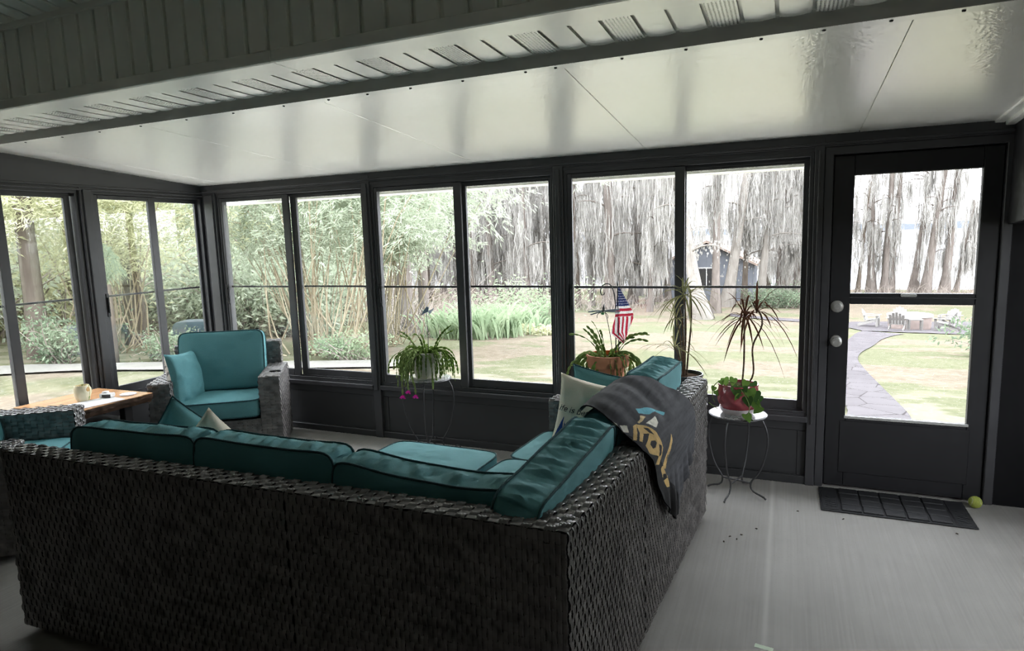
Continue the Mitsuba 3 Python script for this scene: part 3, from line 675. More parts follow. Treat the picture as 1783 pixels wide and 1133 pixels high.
letter('lake', .050, -.10, -.155, 'navy_ink', lp + '__lettering')
def flat_on_pillow(pts):
    pg = trimesh.creation.extrude_polygon(Polygon(pts), .0015, engine='earcut').subdivide_to_size(.012); v = np.array(pg.vertices)
    a, b = v[:, 0] / .225, v[:, 1] / .215; t = (np.clip(1 - a ** 2, 0, 1) * np.clip(1 - b ** 2, 0, 1)) ** .42
    return PX(np.stack([v[:, 0], -(.075 * t + .0055 + v[:, 2]), v[:, 1]], 1)), np.array(pg.faces)
m = MB(); m.add(*flat_on_pillow([(-.185, -.125), (-.105, -.125), (-.125, -.15), (-.17, -.15)])); m.add(*flat_on_pillow([(-.148, -.118), (-.148, .005), (-.19, -.118)])); m.add(*flat_on_pillow([(-.140, -.118), (-.140, -.02), (-.108, -.118)]))
put(lp + '__sailboat', m.mesh(), 'navy_ink')
throw_pillow('throw_pillow', 'teal throw pillow lying against the far armrest behind the lettered pillow', (.50, .44, .17), pose(onleg(-.46, 1.78, .645), ANG2 + 4, 8, 9), 'teal_fabric', None, 'teal_piping', 75)
throw_pillow('throw_pillow', 'white pillow with a blue print, only its corner showing above the long sofa back', (.33, .33, .11), pose(onlong(1.29, .50, .525), ANG1 + 4, 8, 44), 'paper', None, 'navy_ink', 77)

# ------------------------------------------------------------------ plant stands
M['iron'] = principled((.045, .045, .048), .35, .6)
def mosaic(p, n, uv):
    a, b, c = voronoi(p.x * 42, p.y * 42)
    return mix((.09, .09, .095), mix((.26, .265, .275), (.46, .465, .47), c), smoothstep(.03, .16, b - a))
M['mosaic_top'] = principled(mikit.proc(mosaic), .2, .6)
def plant_stand(x, y, z, r, lab, rot=0, scroll=False):
    k = thing('plant_stand', lab, 'plant stand')
    put(k + '__top', lathe([(0, z - .016), (r - .006, z - .016), (r, z - .012), (r, z - .002), (r - .004, z), (0, z)], 48, (x, y, 0)), 'mosaic_top', 30)
    th = np.linspace(0, 2 * np.pi, 49)[:-1]
    put(k + '__ring', tube(np.stack([x + (r + .003) * np.cos(th), y + (r + .003) * np.sin(th), 0 * th + z - .010], 1), .0065, 6, True), 'iron', True)
    for i in range(4):
        a = math.radians(rot + 90 * i)
        prof = [(r - .02, z - .018), (r + .004, z - .06), (r + .022, z * .72), (r + .006, z * .50), (r - .045, z * .26), (r - .075, z * .16), (r - .065, z * .09), (r - .02, .025), (r + .02, .006)]
        p = spline([(x + q * math.cos(a), y + q * math.sin(a), zz) for q, zz in prof], 30)
        put(k + '__leg', tube(p, .0056, 7), 'iron', True)
        if scroll:
            t = np.linspace(0, 4.6, 22); rr = .028 - .003 * t
            q = r + .02 + .02 - rr * np.cos(t) - .0; zz = .006 + .03 + rr * np.sin(t) * 1 - .0
            put(k + '__scroll', tube(np.stack([x + q * math.cos(a), y + q * math.sin(a), zz], 1), .005, 6), 'iron', True)
    for i in range(2):
        a = math.radians(rot + 90 * i); q = r - .073
        put(k + '__brace', tube(np.array([[x + s * q * math.cos(a), y + s * q * math.sin(a), z * .17] for s in np.linspace(-1, 1, 5)]), .005, 6), 'iron', True)
    return k
S1, S2, S3, S4 = (-2.45, 4.055, .588), (-.245, 3.985, .515), (-.575, 4.03, .545), (-1.06, 4.03, .60)
plant_stand(*S1, .170, 'iron plant stand with a round mosaic top, under the white-potted cactus', 20, True)
plant_stand(*S2, .162, 'iron plant stand with a round mosaic top, beside the sofa end and the door', 72)
plant_stand(*S3, .140, 'iron plant stand hidden behind the sofa end, its round top just showing', 30)
plant_stand(*S4, .150, 'iron plant stand behind the sofa armrest, under the terracotta pot', 15)

# ------------------------------------------------------------------ indoor plants
G3 = np.random.default_rng(5)
M['cactus_green'] = leaf_mat((.075, .13, .03), (.20, .29, .075), .35)
M['cactus_pale'] = leaf_mat((.13, .20, .07), (.34, .42, .17), .35)
M['pink_petal'] = leaf_mat((.72, .02, .45), (.90, .08, .60), .5)
M['glazed_white'] = principled(mikit.proc(lambda p, n, uv: mix((.50, .48, .41), (.68, .66, .59), fbm(p.x * 12, p.y * 12, p.z * 9, 3))), .5, .3)
M['terracotta'] = principled(mikit.proc(lambda p, n, uv: mix((.36, .135, .065), (.55, .26, .15), fbm(p.x * 10, p.y * 10, p.z * 12, 3))), .7, .2)
M['orange_rim'] = principled((.75, .17, .05), .6, .3)
M['soil'] = diffuse((.05, .035, .025))
def lens(n=10):
    a = np.arange(n) * 2 * np.pi / n
    v = np.stack([np.cos(a) * (.46 + .06 * np.cos(2 * a)), .5 + np.sin(a) * .56, 0 * a], 1)
    v = np.vstack([v, [[0, .5, .13], [0, .5, -.13]]])
    j = np.arange(n); j2 = (j + 1) % n
    return v, np.vstack([np.stack([j, j2, j * 0 + n], 1), np.stack([j2, j, j * 0 + n + 1], 1)])
LENS = lens()
def cactus(k, c, r0, n, segs, L_, mat, zdrop, ups=0, az=None, flowers=()):
    """chains of flat oval segments arching out of the pot and hanging down"""
    ends = []
    for i in range(n):
        a = (2.399 * i + G3.normal(0, .25)) if az is None else az[i % len(az)] + G3.normal(0, .25)
        d = np.array([math.cos(a), math.sin(a), 0]); p = np.array(c) + d * r0 * G3.uniform(.1, .8)
        up = G3.uniform(.15, .85) if i >= ups else G3.uniform(1.2, 2.0)
        el = math.radians(72 * min(up, 1.1) - 10); m = MB()
        ns = int(G3.integers(segs[0], segs[1] + 1)); bend = (G3.uniform(.42, .72) if i >= ups else G3.uniform(.10, .2)) * 6 / ns
        side0 = G3.uniform(-.8, .8)
        for s in range(ns):
            dirn = d * math.cos(el) + np.array([0, 0, math.sin(el)])
            ln = L_ * G3.uniform(.8, 1.15) * (1.15 - .35 * s / ns); w = ln * G3.uniform(.42, .60)
            sx = np.cross(dirn, [0, 0, 1]); sx = sx / (np.linalg.norm(sx) + 1e-6); nz = np.cross(sx, dirn); ct, st = math.cos(side0 + .3 * s), math.sin(side0 + .3 * s)
            sx, nz = sx * ct + nz * st, nz * ct - sx * st
            v = LENS[0]; m.add(p + v[:, 0:1] * w * sx + v[:, 1:2] * ln * dirn + v[:, 2:3] * w * nz, LENS[1])
            p = p + dirn * ln * .96; el -= bend * G3.uniform(.7, 1.3) * (1.4 if el > 0 else 1.0); el = max(el, -1.5)
            if p[2] < zdrop: break
        put(k + '__stem', m.mesh(), mat, True); ends.append((p, dirn))
    return ends
def pot_mesh(prof, c, n=40): return lathe(prof, n, c)
# white pot
ck = thing('potted_cactus', 'trailing holiday cactus with three pink blooms in a weathered white pot', 'potted plant')
c = np.array(S1)
put(ck + '__pot', lathe([(0, .0), (.082, 0), (.088, .004), (.108, .170), (.114, .176), (.114, .198), (.104, .198), (.100, .17), (0, .165)], 44, c), 'glazed_white', 40)
put(ck + '__saucer', lathe([(0, 0), (.115, 0), (.128, .016), (.122, .016), (.11, .005), (0, .004)], 40, c), 'glazed_white', 40)
put(ck + '__soil', lathe([(.10, .176), (.05, .184), (0, .186)], 24, c), 'soil', True)
cactus(ck, c + [0, 0, .185], .10, 70, (6, 10), .034, 'cactus_green', .56, 4)
cactus(ck, c + [-.02, -.02, .185], .10, 44, (7, 11), .034, 'cactus_pale', .50, 2, [math.pi * 1.05, math.pi * 1.25, math.pi * .9, math.pi * 1.5])
cactus(ck, c + [0, 0, .185], .10, 9, (6, 8), .034, 'cactus_pale', .47, 0, [-.3, .2, -.6])
for fx_, fy_, fz_ in ((-2.50, 3.86, .532), (-2.435, 3.855, .505), (-2.555, 3.87, .49)):
    m = MB()
    for j in range(10):
        a = j * 2.4; up = -.6 + .1 * j; d = np.array([math.cos(a) * .6, math.sin(a) * .6, -.9 + .16 * (j % 4)]); d /= np.linalg.norm(d)
        sx = np.cross(d, [0, 0, 1]); sx /= np.linalg.norm(sx); nz = np.cross(sx, d); v = LENS[0]
        m.add(np.array([fx_, fy_, fz_]) + v[:, 0:1] * .014 * sx + v[:, 1:2] * .034 * d + v[:, 2:3] * .006 * nz, LENS[1])
    put(ck + '__flower', m.mesh(), 'pink_petal', True, label='bright pink bloom')
    top = np.array([fx_, fy_, fz_]); b0 = c + [0, -.07, .19]
    m = MB(); pth = spline([b0, (b0 + top) / 2 + [0, -.11, .05], top + [0, 0, .03], top], 9); m.tube(pth, .004, 5)
    for q, q2 in zip(pth[:-1], pth[1:]):
        d = (q2 - q) / np.linalg.norm(q2 - q); sx = np.cross(d, [0, 1, 0]); sx /= np.linalg.norm(sx); nz = np.cross(sx, d); v = LENS[0]
        m.add(q + v[:, 0:1] * .018 * sx + v[:, 1:2] * np.linalg.norm(q2 - q) * d + v[:, 2:3] * .01 * nz, LENS[1])
    put(ck + '__stem', m.mesh(), 'cactus_pale', True)
M['blue_metal'] = principled((.20, .26, .36), .4, .5)
bt = thing('butterfly_stake', 'small blue-grey metal butterfly on a wire, stuck in the white pot', 'garden stake')
put(bt + '__wire', tube(spline([(-2.425, 4.04, .78), (-2.42, 4.04, .95), (-2.425, 4.04, 1.075)], 8), .0022, 5), 'iron', True)
def flat_shape(pts, c, ex, ez, th=.0015):
    pg = trimesh.creation.extrude_polygon(Polygon(pts), th, engine='earcut'); v = np.array(pg.vertices); ex, ez = np.asarray(ex, float), np.asarray(ez, float)
    ny = np.cross(ex, ez); ny /= np.linalg.norm(ny)
    return c + v[:, 0:1] * ex + v[:, 1:2] * ez + v[:, 2:3] * ny, np.array(pg.faces)
put(bt + '__wing', flat_shape([(0, 0), (-.035, -.012), (-.055, -.028), (-.035, .012), (-.012, .04), (.004, .034)], np.array([-2.425, 4.07, 1.08]), (1, .2, 0), (0, .1, 1)), 'blue_metal')
put(bt + '__wing', flat_shape([(0, 0), (.02, -.014), (.05, .02), (.058, .036), (.03, .018), (.008, .014)], np.array([-2.425, 4.07, 1.078]), (1, -.4, 0), (0, .3, 1)), 'blue_metal')
# terracotta pot
tk = thing('potted_cactus', 'holiday cactus with arching green segments in an orange terracotta pot behind the sofa armrest', 'potted plant')
c = np.array(S4)
put(tk + '__pot', lathe([(0, 0), (.088, 0), (.092, .004), (.118, .150), (.135, .152), (.140, .158), (.142, .225), (.138, .232), (.128, .232), (.122, .20), (0, .195)], 44, c), 'terracotta', 40)
put(tk + '__inner_rim', lathe([(.1275, .2315), (.121, .201)], 44, c), 'orange_rim', True)
put(tk + '__soil', lathe([(.122, .203), (.06, .208), (0, .21)], 24, c), 'soil', True)
cactus(tk, c + [0, 0, .205], .11, 30, (5, 8), .042, 'cactus_green', .62, 3)
cactus(tk, c + [0, 0, .205], .10, 24, (6, 9), .044, 'cactus_pale', .66, 6, [math.pi, math.pi * 1.2, -.15, 0.1, -.4, math.pi * .9])
# flag, hook and dragonfly standing in the terracotta pot
def flag_col(p, n, uv):
    a, b = uv.x, uv.y
    s1_ = dr.floor(b * 21); d = a * .55 + b * .42
    s2_ = dr.floor(d * 15)
    st_ = dr.select(b > .47, s1_, s2_); red = (st_ - 2 * dr.floor(st_ / 2)) < .5
    c_ = dr.select(red, mi.Color3f(.42, .035, .06), mi.Color3f(.72, .70, .68))
    gx_, gz_ = uv.x * 9 + dr.floor(b * 22) * .5, b * 22
    sx_, sz_ = gx_ - dr.floor(gx_) - .5, gz_ - dr.floor(gz_) - .5
    star = (dr.square(sx_) + dr.square(sz_)) < .05
    navy = b > .66
    return dr.select(navy, dr.select(star, mi.Color3f(.62, .62, .65), mi.Color3f(.022, .03, .10)), c_)
M['flag_cloth'] = {'type': 'principledthin', 'base_color': mikit.proc(flag_col), 'roughness': .8, 'diff_trans': .7}
fk = thing('small_flag', 'small United States flag hanging from a stick in the terracotta pot', 'flag')
FX, FY = -.985, 4.02
put(fk + '__stick', tube(np.array([[FX + .005, FY, .80], [FX, FY, 1.05], [FX - .003, FY, 1.285]]), .0035, 6), 'iron', True)
put(fk + '__finial', lathe([(0, 0), (.004, .002), (.005, .010), (.002, .022), (0, .03)], 12, (FX - .003, FY, 1.283)), 'iron', True)
def flag_fn(u, v):
    z = .905 + .365 * v
    xl = np.interp(v, [0, .18, .45, 1], [.035, -.048, -.018, 0]); xr = np.interp(v, [0, .45, .55, 1], [.045, .100, .095, .012])
    return np.stack([FX + xl + (xr - xl) * u, FY - .012 * np.sin(u * 9 + v * 4) * (1 - v * .5) - .006, z + .02 * u * (1 - v)], -1)
vf, ff = grid(flag_fn, 22, 40); uu, vv_ = np.meshgrid(np.linspace(0, 1, 22), np.linspace(0, 1, 40), indexing='ij')
put(fk + '__cloth', (vf, ff), 'flag_cloth', True, uv=np.stack([uu.ravel(), vv_.ravel()], 1))
hk = thing('shepherd_hook', 'thin black shepherd hook curling over the terracotta pot', 'garden stake')
put(hk + '__rod', tube(spline([(-1.005, 4.03, .80), (-1.003, 4.03, 1.0), (-1.006, 4.03, 1.17), (-1.018, 4.03, 1.25), (-1.048, 4.03, 1.292), (-1.085, 4.03, 1.283), (-1.102, 4.03, 1.245), (-1.093, 4.03, 1.218), (-1.078, 4.03, 1.222), (-1.077, 4.03, 1.236)], 40), .0036, 6), 'iron', True)
gk2 = thing('dragonfly_stake', 'metal dragonfly with grey wings and a green head beside the flag', 'garden stake')
M['wing_metal'] = principled((.36, .38, .45), .35, .6)
M['green_metal'] = principled((.10, .36, .14), .35, .6)
dc = np.array([-1.075, 3.99, 1.120])
for pts in ([(0, .004), (.05, .012), (.105, .016), (.108, .006), (.05, -.004), (0, -.004)], [(0, 0), (.05, .0), (.105, -.004), (.10, -.012), (.05, -.010), (0, -.006)], [(0, .004), (-.05, .004), (-.098, -.004), (-.098, -.012), (-.05, -.006), (0, -.003)], [(0, 0), (-.05, -.012), (-.09, -.028), (-.082, -.032), (-.04, -.018), (0, -.006)]):
    put(gk2 + '__wing', flat_shape(pts, dc, (1, .15, 0), (0, -.5, .9)), 'wing_metal')
put(gk2 + '__body', tube(spline([dc + [0, .02, .04], dc + [.002, .0, .015], dc + [0, -.01, -.008]], 8), np.array([.003, .004, .006, .008, .009, .008, .007, .005]), 8), 'iron', True)
v, f = rbox(.022, .016, .016, .007); put(gk2 + '__head', (v + dc + [0, -.014, -.016], f), 'green_metal', True)
for s in (-1, 1): put(gk2 + '__leg', tube(spline([dc + [.006 * s, -.01, -.01], dc + [.03 * s, -.02, -.018], dc + [.036 * s, -.02, -.045]], 6), .0018, 5), 'iron', True)
put(gk2 + '__wire', tube(spline([dc + [0, .02, .02], dc + [.02, .05, -.1], (-1.03, 4.05, .80)], 10), .0022, 5), 'iron', True)

# strap-leaved dracaenas
def strap(o, d, ln, w, droop, fold=.0, n=7):
    d = np.asarray(d, float) / np.linalg.norm(d); t = np.linspace(0, 1, n)
    c = o + d * ln * t[:, None]; c[:, 2] -= droop * ln * t ** 2.2
    s = np.cross(d, [0, 0, 1]); s = s / (np.linalg.norm(s) + 1e-6)
    ww = w * np.clip(np.sin(np.pi * (t * .92 + .08)) ** .6, .0, 1); ww[-1] = .0003
    up = np.array([0, 0, 1.0])
    v = np.stack([c - s * ww[:, None] + up * ww[:, None] * .3, c, c + s * ww[:, None] + up * ww[:, None] * .3], 1).reshape(-1, 3)
    return v, grid_faces(n, 3)
M['drac_pale'] = leaf_mat((.16, .17, .07), (.48, .45, .26), .4)
M['drac_red'] = leaf_mat((.055, .022, .018), (.17, .085, .045), .3)
M['cane_brown'] = principled(mikit.proc(lambda p, n, uv: mix((.07, .045, .03), (.22, .16, .11), noise(p.x * 60, p.y * 60, p.z * 90))), .7, .2)
M['dark_pot'] = principled((.022, .028, .028), .4, .4)
def tuft(k, c, n, ln, w, mat, droop=(.3, 1.1), g=G3, elev=(-.2, 1.25)):
    for i in range(n):
        a = 2.399 * i + g.normal(0, .2); e = g.uniform(*elev)
        put(k + '__leaf', strap(np.array(c) - [0, 0, g.uniform(0, .03)], (math.cos(a) * math.cos(e), math.sin(a) * math.cos(e) * .8, math.sin(e)), ln * g.uniform(.65, 1.15), w, g.uniform(*droop) * (1 - .3 * e)), mat, True)
vk = thing('potted_dracaena', 'tall pale-leaved dracaena with several canes in a dark pot behind the sofa', 'potted plant')
c = np.array(S3)
put(vk + '__pot', lathe([(0, 0), (.085, 0), (.09, .004), (.118, .165), (.122, .17), (.122, .185), (.114, .185), (.108, .16), (0, .155)], 40, c), 'dark_pot', 40)
put(vk + '__soil', lathe([(.11, .165), (.05, .172), (0, .174)], 24, c), 'soil', True)
for top, b in (((-.575, 4.01, 1.225), (.01, 0)), ((-.532, 4.01, 1.245), (.02, .01)), ((-.615, 4.0, 1.085), (-.005, -.01)), ((-.625, 3.99, .905), (-.015, 0)), ((-.60, 4.03, 1.15), (0, .02))):
    b0 = c + [b[0], b[1], .17]; top = np.array(top)
    put(vk + '__cane', tube(spline([b0, b0 * .6 + top * .4 + [.008, 0, .0], b0 * .25 + top * .75 + [.012, 0, 0], top], 14), np.linspace(.0065, .0045, 14), 6), 'cane_brown', True)
tuft(vk, (-.575, 4.01, 1.23), 20, .22, .0055, 'drac_pale'); tuft(vk, (-.532, 4.01, 1.25), 18, .22, .0055, 'drac_pale'); tuft(vk, (-.615, 4.0, 1.09), 14, .20, .005, 'drac_pale'); tuft(vk, (-.625, 3.99, .91), 14, .24, .0055, 'drac_pale')
M['red_glaze'] = principled(mikit.proc(lambda p, n, uv: mix((.20, .028, .038), (.40, .085, .095), fbm(p.x * 20, p.y * 20, p.z * 16, 2))), .18, .6, clearcoat=.5)
M['clear_saucer'] = principled((.55, .50, .50), .15, .6)
rk = thing('potted_dracaena', 'dark-red-leaved dracaena with a trailing vine in a glossy red pot', 'potted plant')
c = np.array(S2)
th = np.linspace(0, 2 * np.pi, 61)[:-1]
zz_ = np.linspace(0, 1, 22); rr_ = np.interp(zz_, [0, .12, .45, .8, 1], [.072, .088, .112, .115, .112])
def redpot(u, v):
    r = np.interp(v, zz_, rr_); a = u * 2 * np.pi
    rel = .006 * np.maximum(0, np.sin(5 * a + 8 * v)) * np.sin(np.pi * v) + .004 * np.maximum(0, np.sin(7 * a - 11 * v)) * np.sin(np.pi * v)
    return np.stack([c[0] + (r + rel) * np.cos(a), c[1] + (r + rel) * np.sin(a), c[2] + .006 + .165 * v], -1)
put(rk + '__pot', grid(redpot, 90, 30), 'red_glaze', True)
put(rk + '__rim', lathe([(.112, .171), (.117, .174), (.116, .181), (.106, .181), (.100, .165)], 44, c), 'red_glaze', 40)
put(rk + '__soil', lathe([(.106, .165), (.05, .17), (0, .172)], 24, c), 'soil', True)
put(rk + '__saucer', lathe([(0, 0), (.085, 0), (.102, .022), (.106, .038), (.103, .038), (.098, .022), (.08, .005), (0, .005)], 44, c), 'clear_saucer', 40)
T1, T2 = np.array([-.215, 3.98, 1.115]), np.array([-.150, 3.98, 1.150])
put(rk + '__cane', tube(spline([c + [.02, 0, .17], c + [.03, 0, .30], (-.215, 3.98, .98), T1], 16), .0052, 7), 'cane_brown', True)
put(rk + '__cane', tube(spline([c + [.045, .01, .17], c + [.085, 0, .28], c + [.080, 0, .42], (-.148, 3.98, .98), T2], 18), .0052, 7), 'cane_brown', True)
tuft(rk, T1, 26, .255, .0062, 'drac_red', (.4, 1.3)); tuft(rk, T2, 22, .25, .0062, 'drac_red', (.4, 1.3))
M['pothos_leaf'] = leaf_mat((.075, .16, .03), (.20, .33, .08), .45)
M['pothos_dark'] = leaf_mat((.035, .085, .025), (.09, .17, .05), .3)
HEART = np.array([(0, 0), (-.16, .10), (-.40, .12), (-.52, -.08), (-.46, -.38), (-.24, -.72), (0, -1.0), (.24, -.72), (.46, -.38), (.52, -.08), (.40, .12), (.16, .10)])
def heart(k, p, size, face, roll=0, mat='pothos_leaf'):
    face = unit(face); ex = unit(np.cross([0, 0, 1], face)); ez = np.cross(face, ex)
    cr, sr = math.cos(roll), math.sin(roll); ex, ez = ex * cr + ez * sr, ez * cr - ex * sr
    v = np.vstack([HEART, [[0, -.35]]]); z = .10 * np.abs(v[:, 0]) - .18 * v[:, 1] ** 2
    P = p + size * (v[:, 0:1] * ex + v[:, 1:2] * ez + z[:, None] * face)
    n = len(HEART); j = np.arange(n)
    put(k + '__vine_leaf', (P, np.stack([j, (j + 1) % n, j * 0 + n], 1)), mat, True)
tocam = np.array([.12, -1, .35])
for dx, dy, dz, s, roll, dk in ((-.075, -.06, .20, .050, .3, 0), (-.02, -.07, .205, .050, -.2, 0), (-.095, -.06, .185, .036, .6, 0), (.03, -.11, .165, .060, .1, 1), (.07, -.10, .150, .066, .2, 0), (.02, -.12, .120, .060, -.3, 0), (.06, -.115, .105, .060, .2, 1),
                                  (.10, -.09, .135, .064, .1, 1), (.115, -.07, .105, .060, -.2, 1), (.10, -.10, .08, .055, .3, 0), (-.02, -.115, .165, .052, .4, 1), (.0, -.12, .145, .05, .2, 1), (.135, -.08, .045, .062, -.7, 0), (.055, -.14, .01, .058, .2, 0), (.075, -.145, -.012, .045, -.5, 1), (.05, -.06, .19, .045, -.4, 0), (.085, -.05, .18, .045, .5, 1),
                                  (-.125, -.02, .11, .036, .5, 0), (-.135, -.02, .135, .034, -.4, 0)):
    heart(rk, c + [dx, dy, dz + .02], s, tocam + G3.normal(0, .3, 3), roll, 'pothos_dark' if dk else 'pothos_leaf')
for pts in ([(.0, -.05, .18), (.03, -.12, .16), (.07, -.125, .08), (.06, -.145, .02)], [(.05, -.05, .18), (.11, -.09, .15), (.125, -.09, .08), (.135, -.08, .06)], [(-.05, -.03, .18), (-.12, -.04, .185), (-.145, -.03, .12), (-.13, -.03, .06)], [(-.06, -.02, .18), (-.02, -.08, .20), (.02, -.1, .19)], [(-.11, -.06, .03), (-.14, -.05, .045), (-.165, -.04, .06)]):
    put(rk + '__vine', tube(spline(c + np.array(pts), 14), .0024, 5), 'cactus_pale', True)

# ------------------------------------------------------------------ doormat, ball, tape
M['rubber'] = bump(principled((.020, .021, .023), .42, .5), lambda p, n, uv: fbm(p.x * 260, p.y * 260, 0, 2), .0015)
mk = thing('doormat', 'black rubber doormat moulded with stone shapes and lettering, before the door', 'doormat')
MX0, MX1, MY0, MY1 = .222, .975, 3.885, 4.245
put(mk + '__base', bx(MX0, MX1, MY0, MY1, .001, .009, .002), 'rubber')
put(mk + '__lettered_border', bx(MX0 + .008, MX0 + .095, MY0 + .012, MY1 - .012, .008, .0125, .002), 'rubber'); put(mk + '__lettered_border', bx(MX1 - .095, MX1 - .008, MY0 + .012, MY1 - .012, .008, .0125, .002), 'rubber')
cols = np.linspace(MX0 + .105, MX1 - .105, 6); rows = np.linspace(MY0 + .010, MY1 - .010, 5)
for i in range(5):
    for j in range(4):
        v, f = rbox(cols[i + 1] - cols[i] - .007, rows[j + 1] - rows[j] - .007, .012, .0055); v[:, :2] *= 1 + .02 * G3.normal(0, 1, 2)
        put(mk + '__stone', (v + [(cols[i] + cols[i + 1]) / 2, (rows[j] + rows[j + 1]) / 2, .0125], f), 'rubber', 40)
for xx, txt, flip in ((MX0 + .082, 'WAY', 1), (MX1 - .022, 'WAY', 1)):
    tm = meshkit.text_mesh(txt, .052, .003, True); v = np.array(tm.vertices); v = np.stack([-v[:, 1] + xx, v[:, 0] * 1.05 + MY0 + .03, v[:, 2] + .012], 1)
    put(mk + '__lettering', (v, np.array(tm.faces)), 'rubber')
    put(mk + '__bar', bx(xx - .068, xx - .064, MY0 + .03, MY0 + .17, .012, .0145), 'rubber')
def felt(p, n, uv):
    q = (p - mi.Point3f(1.028, 4.205, .0335)) / .0335
    s = dr.abs(q.x * q.x - .45 - .5 * q.y * q.z)
    return dr.select(s < .035, mi.Color3f(.55, .56, .42), mix((.30, .36, .06), (.48, .52, .13), noise(p.x * 500, p.y * 500, p.z * 500)))
M['ball_felt'] = principled(mikit.proc(felt), .95, .1, sheen=.5)
sp = trimesh.creation.icosphere(4, .0335); put('tennis_ball', (np.array(sp.vertices) + [1.028, 4.205, .034], np.array(sp.faces)), 'ball_felt', True, label='faded yellow-green tennis ball by the door frame, at the corner of the doormat', cat='ball')
M['tape'] = principled((.46, .55, .42), .6, .3)
v, f = bx(-.034, .034, -.012, .012, 0, .0008); put('tape_scrap', (rz(v, -8) + [-.040, 2.463, .0006], f), 'tape', label='small scrap of pale green tape on the concrete floor at the bottom edge', cat='tape')
M['debris'] = diffuse((.05, .04, .03))
for i, (x, y) in enumerate(((-.18, 3.42), (-.235, 3.38), (-.20, 3.36), (-.11, 3.52), (.10, 3.83), (.33, 3.80), (-.26, 3.31), (.86, 3.80))):
    v, f = rbox(.012, .006, .004, .0015); put('leaf_crumb', (rz(v, 47 * i) + [x, y, .002], f), 'debris', label='tiny dark crumb of dry leaf on the floor between the sofa and the doormat', cat='debris', group='dry leaf crumbs on the floor')

# ------------------------------------------------------------------ outdoors: ground
def gz(x, y):
    t = np.maximum(np.asarray(y, float) - 6, 0)
    return -.13 - .108 * np.minimum(t, 30) - .04 * np.clip(t - 30, 0, 30) - .25 * np.clip((np.asarray(y, float) - 73) / 3, 0, 1)
LAKE = -4.63
def lawn_col(p, n, uv):
    a = fbm(p.x * .35, p.y * .35, 1, 3); b = fbm(p.x * 2.2, p.y * 2.2, 5, 3); c = noise(p.x * 14, p.y * 9, 2); c2 = noise(p.x * 45, p.y * 30, 4)
    leaf = smoothstep(.50, .60, a + (b - .5) * .25 + .16 * dr.exp(-dr.square((p.y - 15) / 5) - dr.square((p.x + 6) / 3.2)) + .10 * smoothstep(30, 42, p.y))
    grass = mix((.090, .100, .056), (.150, .145, .098), b * .5 + c * .5)
    litter = mix((.122, .097, .075), (.205, .172, .137), c * .6 + b * .4)
    g = mix(grass, litter, leaf * .85)
    g = mix(g, (.23, .215, .19), smoothstep(.80, .92, c2) * .6)
    near = dr.exp(-dr.square((p.y - 7.5) / 2.0)) * smoothstep(.42, .62, b)
    return mix(g, (.225, .21, .165), near * .6)
M['lawn_grass'] = bump(diffuse(mikit.proc(lawn_col)), lambda p, n, uv: fbm(p.x * 12, p.y * 12, 0, 3), .06, 1e-2)
ys = np.r_[np.linspace(D + .14, 10, 14), np.linspace(11, 80, 70)]
def lawn_fn(u, v):
    y = np.interp(v, np.linspace(0, 1, len(ys)), ys); x = -75 + 135 * u
    return np.stack([x, y, gz(x, y) + .10 * (meshkit.fbm(np.stack([x * .18, y * .18, 0 * x], -1), 3, 2) - .5) * np.clip((y - 8) / 6, 0, 1)], -1)
put('lawn', grid(lawn_fn, 120, len(ys)), 'lawn_grass', True, kind='structure', label='sloping lawn of thin green grass and fallen leaves')
put('yard', grid(lambda u, v: np.stack([-75 + (75 - L - .16) * u, -60 + (D + .14 + 60) * v, 0 * u - .13], -1), 4, 4), 'lawn_grass', kind='structure', label='flat lawn beside the house')
put('yard_right', grid(lambda u, v: np.stack([XR + .16 + 60 * u, -60 + (D + .14 + 60) * v, 0 * u - .13], -1), 4, 4), 'lawn_grass', kind='structure', label='flat lawn on the other side of the house')
M['pale_concrete'] = principled(mikit.proc(lambda p, n, uv: mix((.125, .122, .108), (.165, .16, .147), fbm(p.x * 4, p.y * 4, 0, 3))), .8, .2)
m = MB(); m.box(-6.4, .45, D + .13, D + 1.95, -.14, -.085, .01); m.box(-6.4, -L - .12, 1.2, D + .13, -.14, -.085, .01)
M['light_paving'] = principled((.68, .665, .62), .7, .3)
put('apron', m.mesh(), 'light_paving', kind='structure', label='pale concrete apron just outside the windows')
M['lake_water'] = bump(principled((.078, .080, .086), .5, .12), lambda p, n, uv: fbm(p.x * .8, p.y * .25, 0, 2), .10, .05)
put('lake', ([[-1800, 70, LAKE], [1800, 70, LAKE], [1800, 1700, LAKE], [-1800, 1700, LAKE]], [[0, 1, 2], [0, 2, 3]]), 'lake_water', kind='stuff', label='pale grey lake behind the trees')
# far shore
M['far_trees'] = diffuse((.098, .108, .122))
fx = np.linspace(-1700, 1700, 600); fh = 9 + 9 * meshkit.fbm(np.stack([fx * .03, 0 * fx, 0 * fx], -1), 4, 3)
fv = np.concatenate([np.stack([fx, 0 * fx + 1500, 0 * fx + LAKE - 1], 1), np.stack([fx, 0 * fx + 1520, fh + LAKE], 1), np.stack([fx, 0 * fx + 1600, fh * .9 + LAKE], 1)])
k = len(fx); i = np.arange(k - 1)
put('far_shore', (fv, np.vstack([np.stack([i + a, i + 1 + a, i + 1 + k + a, i + k + a], 1) for a in (0, k)])), 'far_trees', kind='stuff', label='low blue-grey tree line on the far lake shore')
